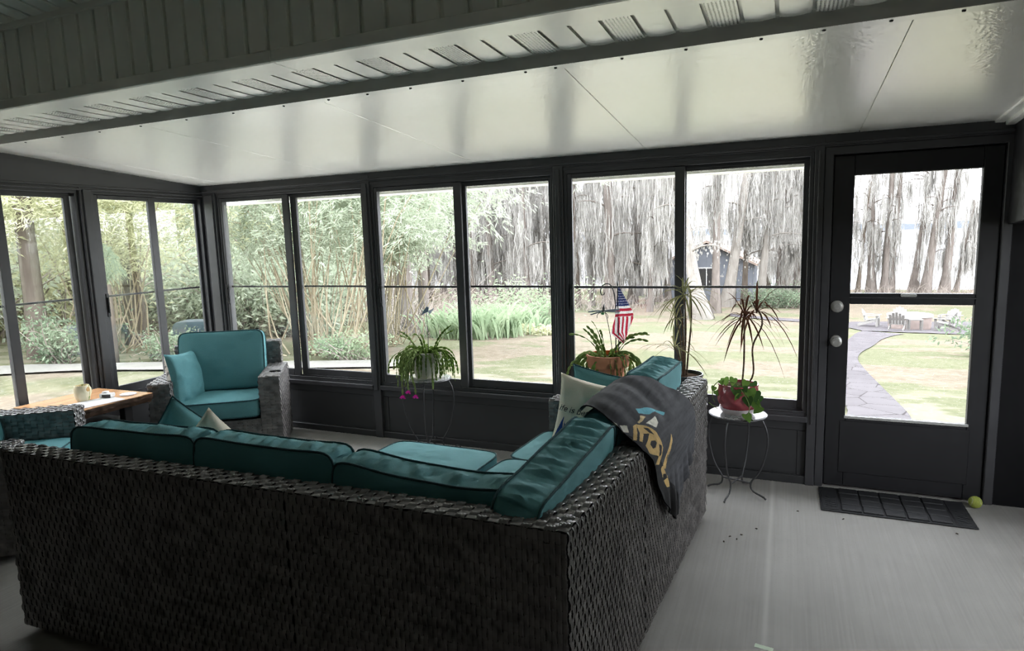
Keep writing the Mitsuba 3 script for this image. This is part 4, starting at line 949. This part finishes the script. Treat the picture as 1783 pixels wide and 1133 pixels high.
# ribbons laid on the ground
def ground_strip(left, right, n, lift=.02):
    a, b = spline([(x, y, 0) for x, y in left], n), spline([(x, y, 0) for x, y in right], n)
    w = np.linspace(0, 1, 9)
    P = a[:, None] * (1 - w[:, None]) + b[:, None] * w[:, None]
    P[..., 2] = gz(P[..., 0], P[..., 1]) + .10 * (meshkit.fbm(np.stack([P[..., 0] * .18, P[..., 1] * .18, 0 * P[..., 0]], -1), 3, 2) - .5) * np.clip((P[..., 1] - 8) / 6, 0, 1) + lift
    return P.reshape(-1, 3), grid_faces(n, 9)
def stamped(p, n, uv):
    a, b, c = voronoi(p.x * 2.6, p.y * 1.9)
    j = smoothstep(.0, .06, b - a)
    return mix((.055, .050, .050), mix((.094, .087, .090), (.128, .119, .123), c * .6 + fbm(p.x * 5, p.y * 5, 0, 2) * .4), j)
M['stamped_concrete'] = diffuse(mikit.proc(stamped))
put('garden_path', ground_strip([(-.35, 5.75), (.50, 6.5), (.62, 7.9), (.80, 11.3), (1.1, 16), (1.70, 21), (2.45, 27), (3.2, 31.6)],
                                [(.9, 5.75), (1.08, 6.44), (1.18, 7.9), (1.25, 11.3), (1.5, 15.4), (2.15, 19.1), (3.31, 25.2), (4.46, 29.4)], 90), 'stamped_concrete', True,
    label='curving grey stamped-concrete path from the door down to the fire pit', cat='path')
put('patio', ground_strip([(3.15, 31.5), (3.1, 33.5), (3.0, 36.5), (3.4, 39.4)], [(9.6, 29.6), (10.2, 33), (10.4, 37), (10.0, 41)], 40, .03), 'stamped_concrete', True, kind='structure', label='round grey patio under the outdoor chairs')
put('garden_path', ground_strip([(3.3, 37.3), (1.9, 38.2), (.9, 38.6), (-.97, 39.6), (-3.2, 41.5)], [(3.3, 38.9), (1.9, 39.7), (.9, 40.2), (-.97, 41.2), (-3.2, 43.2)], 30, .03), 'stamped_concrete', True, label='side path leading left from the fire pit across the lawn', cat='path')
put('sidewalk', ground_strip([(-16, 2.6), (-12.5, 4.0), (-10.29, 5.33), (-9.64, 5.72), (-8.84, 6.11), (-7.1, 7.34), (-6.02, 8.17), (-5.0, 9.2)], [(-16.8, 3.1), (-13.2, 4.6), (-11.04, 5.78), (-10.37, 6.2), (-9.75, 6.85), (-7.9, 8.2), (-6.75, 9.18), (-5.7, 10.3)], 60, .03), 'pale_concrete', True,
    label='pale concrete sidewalk curving past the left windows', cat='path')
# roof gutter outside, above the windows
gt = thing('roof_gutter', 'beige roof gutter seen along the top edge of the panes', 'gutter')
put(gt + '__trough', bx(-L - .5, 1.4, 4.76, 4.87, 2.005, 2.15, .01), 'vinyl_trim')
put(gt + '__roof_edge', bx(-L - .5, 1.4, 4.70, 4.80, 2.14, 2.2, .005), 'vinyl_board')

# ------------------------------------------------------------------ outdoors: trees
def bark_fn(c1, c2):
    return diffuse(mikit.proc(lambda p, n, uv: mix(c1, c2, fbm(p.x * 9, p.y * 9, p.z * 1.6, 3))))
M['bark_brown'] = bark_fn((.105, .088, .077), (.240, .212, .192))
M['bark_pale'] = bark_fn((.17, .152, .135), (.34, .315, .285))
M['bark_dark'] = bark_fn((.075, .06, .05), (.17, .145, .12))
M['moss_grey'] = {'type': 'principledthin', 'base_color': mikit.proc(lambda p, n, uv: mix((.27, .26, .24), (.58, .565, .535), noise(p.x * 1.3, p.y * 1.3, p.z * .35) * .5 + noise(p.x * 9, p.y * 9, p.z * 2) * .5)), 'roughness': .7, 'spec_trans': 0.0, 'diff_trans': 1.0}
M['moss_green'] = diffuse(mikit.proc(lambda p, n, uv: mix((.27, .30, .18), (.44, .44, .28), noise(p.x * 2, p.y * 2, p.z * 2))))
M['bamboo_leaf'] = leaf_mat((.32, .37, .275), (.62, .67, .545))
M['bamboo_leaf_yellow'] = leaf_mat((.42, .435, .265), (.70, .70, .49))
M['fern_leaf'] = leaf_mat((.20, .28, .165), (.42, .49, .335))
M['shrub_leaf'] = leaf_mat((.10, .15, .09), (.26, .31, .22), .5)
M['cane_straw'] = diffuse(mikit.proc(lambda p, n, uv: mix((.22, .18, .12), (.44, .385, .28), noise(p.x * 4, p.y * 4, p.z * 1.2))))
M['twig_grey'] = diffuse((.30, .26, .23))
R2 = np.random.default_rng(21)
def strands(tops, length, width, seg=4, g=R2):
    """drooping tapered tufts: two crossed ribbons each"""
    n = len(tops); V, F = [], []
    t = np.linspace(0, 1, seg + 1)
    prof = np.sin(np.pi * np.clip(t * .82 + .16, 0, 1)) ** .8
    for r in range(2):
        ang = g.uniform(0, np.pi, n) + r * np.pi / 2
        d = np.stack([np.cos(ang), np.sin(ang), 0 * ang], 1)
        sway = g.normal(0, .045, (n, seg + 1, 3)) * [1, 1, .15] * length[:, None, None] * t[None, :, None]
        c = tops[:, None] + sway; c[..., 2] -= length[:, None] * t
        w = width[:, None] * prof * g.uniform(.45, 1.35, (n, seg + 1))
        V.append(np.stack([c - d[:, None] * w[..., None], c + d[:, None] * w[..., None]], 2).reshape(-1, 3))
        i = np.arange(n)[:, None] * (seg + 1) * 2 + np.arange(seg)[None] * 2 + r * n * (seg + 1) * 2
        i = i.ravel(); F.append(np.vstack([np.stack([i, i + 1, i + 3], 1), np.stack([i, i + 3, i + 2], 1)]))
    return np.vstack(V), np.vstack(F)
def trunk_path(x, y, h, lean=(0, 0), wob=.15, g=R2, n=9):
    t = np.linspace(0, 1, n)
    p = np.stack([x + lean[0] * t + wob * np.cumsum(g.normal(0, .35, n)) * t, y + lean[1] * t + wob * np.cumsum(g.normal(0, .35, n)) * t, float(gz(x, y)) - .1 + h * t], 1)
    return p
def mossy_tree(x, y, r, h=15, lean=(0, 0), bark='bark_brown', moss=420, spread=2.2, lab=None, group='moss-hung cypress trees by the lake', g=R2, zlo=.8, flare=1.7):
    k = thing('cypress_tree', lab or 'tall cypress trunk hung with pale Spanish moss near the lake', 'tree', None if lab else group)
    p = trunk_path(x, y, h, lean, .12)
    t = np.linspace(0, 1, 9)
    put(k + '__trunk', tube(p, r * (1 - .45 * t) * (1 + (flare - 1) * np.exp(-t * 14)), 9), bark, True)
    m = MB(); tops = []
    for b in range(9):
        z = g.uniform(.22, .95); q = np.array([np.interp(z, t, p[:, c]) for c in range(3)])
        a = g.uniform(0, 2 * np.pi); ln = spread * g.uniform(.5, 1.2)
        e = q + np.array([np.cos(a) * ln, np.sin(a) * ln, g.uniform(-.1, .6)])
        mid = (q + e) / 2 + [0, 0, .25]; br = spline([q, mid, e], 6); m.tube(br, np.linspace(r * .22, .02, 6), 5)
        s = g.uniform(0.1, 1, moss // 9); tops.append(q + (e - q) * s[:, None] + [0, 0, .1])
    if m.n: put(k + '__branch', m.mesh(), bark, True)
    z = g.uniform(.15, 1, moss // 3); q = np.stack([np.interp(z, t, p[:, c]) for c in range(3)], 1); a = g.uniform(0, 2 * np.pi, len(z))
    tops.append(q + np.stack([np.cos(a), np.sin(a), 0 * a], 1) * (r + .05) * g.uniform(.8, 2.5, (len(z), 1)))
    tops = np.vstack(tops); ground = gz(tops[:, 0], tops[:, 1])
    tops[:, 2] += g.normal(0, .35, len(tops))
    low = (.8 if zlo < 3 else zlo) + g.uniform(-.6, 1.6, len(tops))
    ln = np.minimum(g.uniform(.5, 1, len(tops)) ** 1.5 * 3.4, np.maximum(tops[:, 2] - ground - low, .15))
    put(k + '__moss', strands(tops, ln, g.uniform(.018, .060, len(tops))), 'moss_grey', kind='stuff', label='hanging grey Spanish moss')
    return k
# the trunks that stand out in the photograph
mossy_tree(-14.1, 49.0, .17, lab='slim brown moss-hung trunk left of the flag, behind the window beside the door')
mossy_tree(-11.95, 46.3, .42, lab='thick brown cypress trunk just left of the flag', moss=520)
mossy_tree(-9.9, 54.8, .30, lean=(-1.6, 0), lab='brown trunk leaning left, between the flag and the boathouse', moss=460)
mossy_tree(-9.3, 56, .22, lean=(-.6, 0), lab='slim brown trunk at the left end of the boathouse', zlo=4.6)
mossy_tree(-4.6, 39.3, .36, lean=(-2.6, 0), bark='bark_pale', flare=2.3, zlo=4.6, lab='pale flared trunk leaning left in front of the boathouse', moss=520)
mossy_tree(-4.2, 43.6, .26, lean=(.1, 0), lab='straight reddish-brown trunk before the boathouse window', zlo=4.6)
mossy_tree(-4.0, 50, .40, lean=(2.0, 0), bark='bark_pale', zlo=4.6, lab='pale trunk leaning right across the boathouse wall', moss=520)
mossy_tree(-2.9, 52.5, .20, lean=(.2, 0), bark='bark_dark', lab='thin dark trunk before the right half of the boathouse', zlo=4.6)
mossy_tree(-1.75, 51, .30, lean=(1.2, 0), bark='bark_pale', zlo=4.6, lab='pale leaning trunk at the right end of the boathouse')
mossy_tree(-.4, 58, .34, lean=(.3, 0), lab='brown moss-covered trunk right of the boathouse', moss=520)
mossy_tree(.9, 60, .24, lab='slim brown trunk at the right edge of the window beside the door')
mossy_tree(6.3, 68, .16, lean=(.9, 0), bark='bark_dark', moss=130, lab='thin dark trunk at the left edge of the upper door pane')
mossy_tree(7.6, 69.5, .34, lean=(-.3, 0), bark='bark_brown', moss=170, lab='second trunk from the left in the upper door pane')
mossy_tree(8.6, 69, .28, lean=(.3, 0), moss=150, lab='third trunk from the left in the upper door pane, touching a darker one')
mossy_tree(9.25, 70, .27, lean=(.5, 0), bark='bark_brown', moss=150, lab='trunk leaning right in the middle of the left group in the upper door pane')
mossy_tree(11.2, 70.5, .33, lean=(1.2, 0), bark='bark_brown', moss=150, lab='thick trunk in the middle of the upper door pane')
mossy_tree(11.9, 69, .36, lean=(1.3, 0), bark='bark_brown', moss=150, lab='thick brown trunk just right of the middle of the upper door pane')
mossy_tree(13.5, 69.5, .34, lean=(.9, 0), bark='bark_brown', moss=200, spread=1.2, lab='rightmost thick trunk in the upper door pane with moss on its right side')
mossy_tree(14.7, 71, .18, lean=(1.0, 0), h=8.5, bark='bark_brown', moss=330, spread=1.2, lab='short mossy trunk at the right of the tree group before the open lake')
mossy_tree(20.2, 62, .3, lean=(.2, 0), moss=150, spread=2.0, zlo=6, lab='moss-hung tree whose tips enter the top right corner of the upper door pane')
# the wood behind: many more of the same
spots = []
while len(spots) < 60:
    y = R2.uniform(44, 74); x = R2.uniform(-52, 5.4) * (y / 60)
    if all((x - a) ** 2 + (y - b) ** 2 > 3.2 for a, b in spots) and not (-.19 < x / y < -.005 and y < 72): spots.append((x, y))
for x, y in spots:
    mossy_tree(x, y, R2.uniform(.14, .36), R2.uniform(12, 17), (R2.normal(0, .7), 0), ('bark_brown', 'bark_pale', 'bark_brown', 'bark_dark')[R2.integers(4)], int(R2.uniform(380, 560)), R2.uniform(1.6, 2.8))

# lakeside and woodland undergrowth: tangles of twigs
def brush(x, y, w, h, n, lab, mat='twig_grey', leaf=None, name='brush', cat='bush', group=None, nl=6, ls=.12, g=R2):
    k = thing(name, lab, cat, group)
    m = MB(); tips = []
    for i in range(n):
        a, rr = g.uniform(0, 2 * np.pi), w * math.sqrt(g.uniform(0, 1)) * .5
        bx0 = np.array([x + rr * math.cos(a), y + rr * math.sin(a) * .6, 0]); bx0[2] = gz(bx0[0], bx0[1])
        d = np.array([g.normal(0, .5), g.normal(0, .5), 1.0]); L_ = h * g.uniform(.45, 1.0)
        pts = [bx0, bx0 + d * L_ * .5 + g.normal(0, .06, 3) * h, bx0 + d * L_ * [1.25, 1.25, .92] + g.normal(0, .12, 3) * h]
        m.tube(spline(pts, 5), np.linspace(.012, .003, 5) * (1 + h * .3), 3); tips.append(spline(pts, 5)[1:])
    put(k + '__twigs', m.mesh(), mat, kind='stuff')
    if leaf:
        T_ = np.vstack(tips); c = np.repeat(T_, nl, 0) + g.normal(0, .10, (len(T_) * nl, 3)) * h
        put(k + '__leaves', leaves(c, ls, .4, g), leaf, kind='stuff')
    return k
def leaves(c, size, ratio=.3, g=R2, droop=.5, dirs=None):
    """diamond leaves of the given length at the points c"""
    n = len(c)
    d = g.normal(0, 1, (n, 3)); d[:, 2] = d[:, 2] * .5 - droop
    if dirs is not None: d = dirs + d * .35
    d /= np.linalg.norm(d, axis=1, keepdims=True)
    s = np.cross(d, g.normal(0, 1, (n, 3))); s /= np.linalg.norm(s, axis=1, keepdims=True) + 1e-9
    L_ = size * g.uniform(.6, 1.3, (n, 1))
    v = np.stack([c, c + d * L_ * .45 + s * L_ * ratio * .5, c + d * L_, c + d * L_ * .45 - s * L_ * ratio * .5], 1).reshape(-1, 3)
    i = np.arange(n) * 4
    return v, np.vstack([np.stack([i, i + 1, i + 2], 1), np.stack([i, i + 2, i + 3], 1)])
for x, y, w, h, n in ((-16, 45, 6, 1.6, 110), (-12, 44, 5, 1.3, 90), (-9, 48, 5, 1.2, 90), (-20, 38, 7, 2.2, 120), (-15.5, 33, 6, 2.0, 120), (-13.5, 22, 4, 1.6, 120), (-10.6, 17.5, 3, 1.2, 110), (-19, 27, 7, 2.6, 140), (7, 66, 4, 1.2, 80), (10.5, 66, 5, 1.3, 90), (13.5, 67, 4, 1.3, 80), (16.5, 69, 4, 1.2, 80)):
    brush(x, y, w, h, n, 'bare grey-brown brush growing under the trees', group='bare brush under the trees')
brush(-9.2, 22.5, 3.0, 1.9, 90, 'bushy pale green shrub behind the ferns', 'twig_grey', 'fern_leaf', nl=8, ls=.16)
brush(-.3, 50, 4.2, 1.5, 120, 'low rounded green hedge right of the boathouse', 'twig_grey', 'shrub_leaf', 'hedge', 'hedge', nl=16, ls=.15)
brush(4.60, 16.6, .80, .68, 90, 'round green shrub with glossy leaves beside the path', 'twig_grey', 'shrub_leaf', 'shrub', 'shrub', nl=14, ls=.12)
brush(-10.75, 6.45, .42, .85, 36, 'small ivy-like shrub at the foot of the trunk in the left window', 'twig_grey', 'shrub_leaf', 'shrub', 'shrub', nl=14, ls=.08)
brush(-9.55, 7.6, .95, .55, 50, 'low green shrub behind the sidewalk, left of the armchair', 'twig_grey', 'shrub_leaf', 'shrub', 'shrub', nl=12, ls=.07)
brush(-7.3, 9.4, 1.0, .5, 50, 'low grey-green shrub at the foot of the bamboo', 'twig_grey', 'fern_leaf', 'shrub', 'shrub', nl=12, ls=.07)
# ferns: clumps of arching straps
def fern(x, y, h, n, lab, group=None, g=R2):
    V, F = [], []
    k = thing('fern_clump', lab, 'fern', group)
    for i in range(n):
        a = g.uniform(0, 2 * np.pi); o = np.array([x + g.normal(0, .30), y + g.normal(0, .25), 0]); o[2] = gz(o[0], o[1])
        d = np.array([math.cos(a), math.sin(a), 0]); hh = h * g.uniform(.5, 1.1); out = hh * g.uniform(.25, .8)
        t = np.linspace(0, 1, 5); c = o + d * (out * t ** 1.4)[:, None]; c[:, 2] += hh * (t * 1.35 - .5 * t ** 2.4)
        s = np.array([-d[1], d[0], 0]) * .5 + g.normal(0, .25, 3); s /= np.linalg.norm(s)
        w = .045 * h * np.sin(np.pi * (t * .85 + .13))
        V.append(np.stack([c - s * w[:, None], c + s * w[:, None]], 1).reshape(-1, 3)); F.append(grid_faces(5, 2) + len(F) * 10)
    put(k + '__fronds', (np.vstack(V), np.vstack(F)), 'fern_leaf', kind='stuff')
for x, y, h, n in ((-8.6, 15.9, 1.0, 80), (-8.1, 16.4, 1.1, 90), (-7.9, 17.6, 1.15, 90), (-8.4, 18.8, 1.2, 90), (-8.3, 20.4, 1.2, 80), (-8.9, 17.4, 1.2, 80), (-9.4, 16.6, 1.0, 80), (-8.7, 22.0, 1.2, 80)):
    fern(x, y, h, n, 'bright green arching fern clump at the edge of the leaf-strewn lawn', 'ferns at the edge of the lawn')
# yellow-green ground cover
brush(-7.6, 19.8, 2.4, .35, 70, 'yellow-green ground cover in front of the ferns', 'twig_grey', 'bamboo_leaf_yellow', 'ground_cover', 'ground cover', nl=10, ls=.12)

# ------------------------------------------------------------------ bamboo clumps
def bamboo(x, y, h, n, lean, lab, nleaf, leafmat='bamboo_leaf', zlo=1.2, leaf=.15, spread=1.0, g=R2, depthsquash=.5):
    k = thing('bamboo_clump', lab, 'bamboo')
    C = []
    for i in range(n):
        a = g.uniform(-1, 1) * spread + lean
        o = np.array([x + g.normal(0, .35) + .3 * a, y + g.normal(0, .30), 0]); o[2] = gz(o[0], o[1])
        L_ = h * g.uniform(.6, 1.1)
        top = o + np.array([a * L_ * .75, g.normal(0, .35) * L_ * depthsquash, L_ * (1.02 - .35 * abs(a))])
        tip = top + np.array([a * .28 * L_ + g.normal(0, .1) * L_, g.normal(0, .15) * L_, -.05 * L_])
        p = spline([o, o + (top - o) * [.42, .42, .5], top, tip], 10)
        put(k + '__cane', tube(p, np.linspace(.020, .004, 10) * g.uniform(.6, 1.15), 5), 'cane_straw', True); C.append(p)
    P = np.vstack([c[3:] for c in C]); zg = gz(P[:, 0], P[:, 1]); P = P[P[:, 2] > zlo + 0 * zg]
    nb = nleaf // 14
    c = P[g.integers(len(P), size=nb)] + g.normal(0, .38, (nb, 3)) * [1, 1, .7]
    d = g.normal(0, 1, (nb, 3)) * [1, 1, .45]; d[:, 2] -= .25; d /= np.linalg.norm(d, axis=1, keepdims=True)
    s = g.uniform(0, .45, (nb, 14, 1))
    pts = (c[:, None] + d[:, None] * s + g.normal(0, .03, (nb, 14, 3))).reshape(-1, 3)
    keep = pts[:, 2] > zlo - .35 + g.normal(0, .35, len(pts))
    put(k + '__foliage', leaves(pts[keep], leaf, .15, g, .45, np.repeat(d, 14, 0)[keep]), leafmat, kind='stuff', label='fine drooping bamboo leaves')
    return k
bamboo(-8.25, 9.9, 5.6, 60, -.10, 'large bamboo clump with straw-coloured canes fanning out behind the corner windows', 90000, zlo=1.55, spread=.85, leaf=.12)
bamboo(-9.1, 13.0, 6.2, 26, .22, 'pale green bamboo arching over the middle window', 56000, zlo=1.35, leaf=.17, spread=.55)
bamboo(-12.4, 8.6, 5.5, 24, .0, 'yellow-green bamboo behind the left wall window', 64000, 'bamboo_leaf_yellow', zlo=1.5, spread=.8, leaf=.11)
bamboo(-15.0, 6.2, 5.5, 16, .2, 'yellow-green bamboo at the far left, behind the mug', 56000, 'bamboo_leaf_yellow', zlo=1.9, spread=.8, leaf=.12)
# plain trunks near the bamboo and at the left
def plain_tree(x, y, r, h, lab, bark='bark_dark', lean=(0, 0), leafn=0):
    k = thing('tree', lab, 'tree')
    p = trunk_path(x, y, h, lean, .06); put(k + '__trunk', tube(p, r * (1 - .35 * np.linspace(0, 1, 9)) * (1 + .4 * np.exp(-np.linspace(0, 1, 9) * 18)), 10), bark, True)
    m = MB(); tips = []
    for b in range(8):
        q = p[3 + b % 5]; a = R2.uniform(0, 6.28); e = q + np.array([math.cos(a), math.sin(a), .35]) * R2.uniform(1, 2.4)
        br = spline([q, (q + e) / 2 + [0, 0, .2], e], 6); m.tube(br, np.linspace(r * .3, .01, 6), 5); tips.append(br[2:])
    put(k + '__branch', m.mesh(), bark, True)
    if leafn:
        T_ = np.vstack(tips); c = T_[R2.integers(len(T_), size=leafn)] + R2.normal(0, .5, (leafn, 3)); put(k + '__foliage', leaves(c, .13, .3), 'bamboo_leaf', kind='stuff')
plain_tree(-12.0, 18.6, .30, 10, 'grey trunk behind the white-potted cactus, the thicker of two', 'bark_brown', leafn=6000)
plain_tree(-12.2, 20.2, .20, 10, 'thinner grey trunk right of the thick one behind the white-potted cactus', 'bark_brown', leafn=5000)
plain_tree(-11.75, 6.75, .15, 9, 'straight dark trunk seen through the left wall window beside the mug', 'bark_dark', leafn=6000)
plain_tree(-13.6, 9.9, .20, 9, 'dark trunk seen through the left wall window behind the armchair', 'bark_dark', leafn=6000)
plain_tree(-19, 12, .22, 10, 'dark trunk deep in the wood left of the bamboo', 'bark_dark', leafn=9000)
plain_tree(-21, 17, .25, 11, 'dark trunk in the wood behind the corner of the room', 'bark_dark', leafn=9000)
plain_tree(-17, 22, .22, 11, 'dark trunk in the wood behind the bamboo', 'bark_dark', leafn=9000)
plain_tree(-24, 8, .25, 11, 'dark trunk far back at the left', 'bark_dark', leafn=9000)
for i, (x, y, w, h) in enumerate(((-20, 10, 7, 4.6), (-22, 15, 7, 4.6), (-18, 18, 6, 4.6), (-26, 11, 8, 5.5), (-15, 15, 5, 3.2), (-18, 7.0, 4.5, 4.2), (-22, 22, 8, 5.5), (-28, 20, 9, 6))):
    brush(x, y, w, h, 190, 'tangled brush in the wood beyond the bamboo', 'twig_grey', 'bamboo_leaf' if i % 3 else 'bamboo_leaf_yellow', group='brush in the wood on the left', nl=30, ls=.19)
# palm fronds in the left window
pk = thing('palm', 'small palm whose fronds fan out across the left window above the mug', 'palm')
V = MB()
for i, a in enumerate(np.linspace(-.35, 2.5, 11)):
    o = np.array([-10.1, 6.9, 1.05]); d = np.array([-math.cos(a) * .7, math.cos(a) * .2, math.sin(a) * .75]); L_ = 1.5
    t = np.linspace(0, 1, 14); c = o + d * L_ * t[:, None]; c[:, 2] -= .45 * t ** 2
    m = MB(); m.tube(c, np.linspace(.012, .003, 14), 4)
    sd = np.cross(d, [.3, .9, .1]); sd /= np.linalg.norm(sd)
    for s in (-1, 1):
        b = np.repeat(c[2:], 3, 0) + R2.normal(0, .01, (36, 3)); e = b + (d * .55 + s * sd * .8) * (.36 * np.sin(np.pi * np.repeat(t[2:], 3) * .9 + .2))[:, None]
        e[:, 2] -= .05
        w = np.cross(e - b, [0, 1, 0]); w /= np.linalg.norm(w, axis=1, keepdims=True) + 1e-9
        vv = np.stack([b - w * .006, b + w * .006, e], 1).reshape(-1, 3); m.add(vv, np.arange(len(vv)).reshape(-1, 3))
    put(pk + '__frond', m.mesh(), 'shrub_leaf')
p = np.array([[-10.1, 6.9, -.23], [-10.08, 6.9, .4], [-10.1, 6.9, 1.06]]); put(pk + '__trunk', tube(spline(p, 8), .07, 8), 'bark_dark', True)

# ------------------------------------------------------------------ things in the garden
M['tarp_dark'] = principled((.09, .105, .115), .6, .3)
gk = thing('covered_grill', 'dark covered grill standing behind the sidewalk in the left window', 'grill')
v, f = rbox(1.0, .7, .55, .16); v[:, 0] *= 1 - .35 * np.clip(v[:, 2] / .55 + .5, 0, 1); v[:, 1] *= 1 - .35 * np.clip(v[:, 2] / .55 + .5, 0, 1)
put(gk + '__cover', (v + [-11.95, 7.6, float(gz(-11.95, 7.6)) + .27], f), 'tarp_dark', True)
M['blue_tarp'] = principled((.055, .085, .10), .6, .3)
v, f = rbox(.9, .6, .35, .10); v[:, 0] += .25 * v[:, 2]
put('garden_bench', (rz(v, 25) + [-11.3, 9.6, float(gz(-11.3, 9.6)) + .45], f), 'blue_tarp', 40, label='blue-grey covered bench behind the bamboo canes', cat='bench')
# boathouse
M['siding_blue'] = principled(mikit.proc(lambda p, n, uv: mix((.165, .178, .205), (.200, .212, .238), noise(p.x * 2.5, 0, p.z * 1.0)) * (1 - .12 * smoothstep(.44, .5, dr.abs(p.x * 1.6 - dr.floor(p.x * 1.6) - .5)))), .7, .2)
M['roof_tile'] = diffuse(mikit.proc(lambda p, n, uv: mix((.30, .22, .18), (.48, .40, .35), noise(p.x * 3, p.y * 3, p.z * 3))))
M['pane_dark'] = principled((.03, .03, .035), .1, .6)
M['white_paint'] = principled((.62, .62, .60), .6, .3)
bh = thing('boathouse', 'blue-grey gabled boathouse among the mossy trees by the lake', 'boathouse')
bx0, bx1, by, pk_, ev = -10.5, -2.15, 57.0, .75, -1.15
xm = (bx0 + bx1) / 2 + .1
v, f = extrude([(bx0 + .3, -4.6), (bx1 - .3, -4.6), (bx1 - .3, ev), (xm, pk_ - .12), (bx0 + .3, ev)], by, by + 7); put(bh + '__wall', (v, f), 'siding_blue')
for s, xe in ((-1, bx0), (1, bx1)):
    v, f = extrude([(xm, pk_), (xe - .0, ev - .12), (xe, ev + .06), (xm, pk_ + .2)] if s > 0 else [(xm, pk_ + .2), (xe, ev + .06), (xe, ev - .12), (xm, pk_)], by - .45, by + 7.4); put(bh + '__roof', (v, f), 'roof_tile')
w = put(bh + '__window', bx(xm - .75, xm + .75, by - .06, by, -3.05, -1.35), 'white_paint')
for xa in (-.66, .04): put(w + '__pane', bx(xm + xa, xm + xa + .62, by - .075, by - .055, -2.95, -1.45), 'pane_dark')
put(bh + '__door', bx(xm + 2.0, xm + 2.9, by - .05, by, -4.5, -2.4), 'siding_blue')
# fire table and chairs
M['stone_cover'] = diffuse(mikit.proc(lambda p, n, uv: mix((.25, .20, .18), (.32, .265, .24), fbm(p.x * 3, p.y * 3, p.z * 6, 2))))
M['stone_top'] = diffuse((.34, .32, .30))
M['chair_paint'] = principled((.17, .16, .15), .6, .3)
M['chair_light'] = principled((.27, .26, .245), .6, .3)
ft = thing('fire_table', 'round pale fire table on the patio, ringed by wooden chairs', 'table')
zt_ = float(gz(5.6, 35.8)) + .03
put(ft + '__base', lathe([(0, 0), (.86, 0), (.90, .1), (.93, .62), (0, .62)], 28, (5.6, 35.8, zt_)), 'stone_cover', 40)
put(ft + '__top', lathe([(0, .62), (.98, .62), (.98, .70), (.93, .73), (0, .73)], 28, (5.6, 35.8, zt_)), 'stone_top', 40)
def adirondack(x, y, deg, lab, mat='chair_paint'):
    k = thing('adirondack_chair', lab, 'chair', None)
    z = float(gz(x, y)) + .03
    def P(part, v, f): put(k + '__' + part, (rz(v, deg) + [x, y, z], f), mat)
    for i in range(5):                                    # seat slats, sloping to the back (the chair faces -y)
        v, f = bx(-.27, .27, -.25 + i * .11, -.155 + i * .11, 0, .02, .003); v[:, 2] += .38 - .10 * (v[:, 1] + .25) / .5; P('seat_slat', v, f)
    for i in range(5):
        xx = -.24 + i * .12; hh = .62 - .045 * abs(i - 2) ** 1.6
        v, f = bx(xx - .052, xx + .052, 0, .02, 0, hh, .003); v = np.stack([v[:, 0] * (1 + .12 * v[:, 2]), v[:, 1] + .22 + v[:, 2] * .42, v[:, 2] * .95 + .27], 1); P('back_slat', v, f)
    for s in (-1, 1):
        v, f = bx(s * .36 - .07, s * .36 + .07, -.36, .38, .545, .57, .004); P('arm', v, f)
        v, f = bx(s * .31 - .02, s * .31 + .02, -.30, -.20, 0, .545, .003); P('leg', v, f)
        v, f = bx(s * .28 - .02, s * .28 + .02, -.28, .62, -.06, .06, .003); v[:, 2] += .34 - .31 * (v[:, 1] + .28) / .9; P('leg', v, f)
        v, f = bx(s * .31 - .02, s * .31 + .02, .28, .34, .3, .545, .003); P('arm_post', v, f)
    v, f = bx(-.33, .33, .30, .33, .48, .56, .003); P('back_rail', v, f)
    return k
adirondack(4.15, 37.0, 75, 'wooden lawn chair left of the round fire table', 'chair_light')
adirondack(4.75, 33.3, 165, 'wooden lawn chair in front of the fire table with its back to the house')
adirondack(5.6, 38.3, 0, 'wooden lawn chair behind the fire table, facing the house', 'chair_light')
adirondack(7.6, 37.5, -35, 'pale wooden lawn chair at the right behind the fire table', 'chair_light')
adirondack(6.7, 34.2, -115, 'wooden lawn chair right of the fire table, seen from behind')
adirondack(8.5, 35.6, -80, 'rightmost wooden lawn chair, partly behind the round shrub')
st = thing('patio_side_table', 'small square side table before the fire table', 'table')
zz = float(gz(5.55, 34.0)) + .03
put(st + '__top', bx(5.27, 5.83, 33.75, 34.25, zz + .46, zz + .50, .005), 'chair_paint')
for x, y in ((5.30, 33.78), (5.80, 33.78), (5.30, 34.22), (5.80, 34.22)): put(st + '__leg', bx(x - .03, x + .03, y - .03, y + .03, zz, zz + .46, .003), 'chair_paint')

# trees beyond the right wall
for x, y, r, w in ((7.5, 1.5, .2, 'nearest'), (9, 4.5, .25, 'middle'), (11, 7, .2, 'farthest')):
    plain_tree(x, y, r, 9, f'leafy tree beside the house beyond the right wall, the {w} of three', 'bark_brown', leafn=9000)
for x, y, w, h, lab in ((8, 3.2, 4, 3.6, 'nearer'), (9.5, 6.5, 5, 4.2, 'farther')):
    brush(x, y, w, h, 110, f'leafy shrub beside the house beyond the right wall, the {lab} one', 'twig_grey', 'shrub_leaf', 'shrub', 'shrub', nl=20, ls=.16)
# the wood goes on outside the picture, to the left of the house and along the shore to the right
for i, (x, y, w, h, lab) in enumerate(((-13, -1.5, 5, 4.5, 'nearest the left wall'), (-17, -7, 6, 5, 'second'), (-22, -13, 8, 6, 'third'), (-14, -9, 6, 5, 'fourth'), (-30, -6, 9, 6, 'farthest'),
                                       (15, 10, 6, 4.5, 'nearest on the right'), (20, 17, 7, 5, 'second on the right'), (28, 28, 9, 6, 'third on the right'), (24, 11, 7, 5, 'fourth on the right'), (38, 36, 10, 7, 'farthest on the right'))):
    brush(x, y, w, h, 130, f'tall leafy thicket beyond the frame, {lab}', 'twig_grey', 'bamboo_leaf', 'thicket', 'thicket', nl=24, ls=.24)
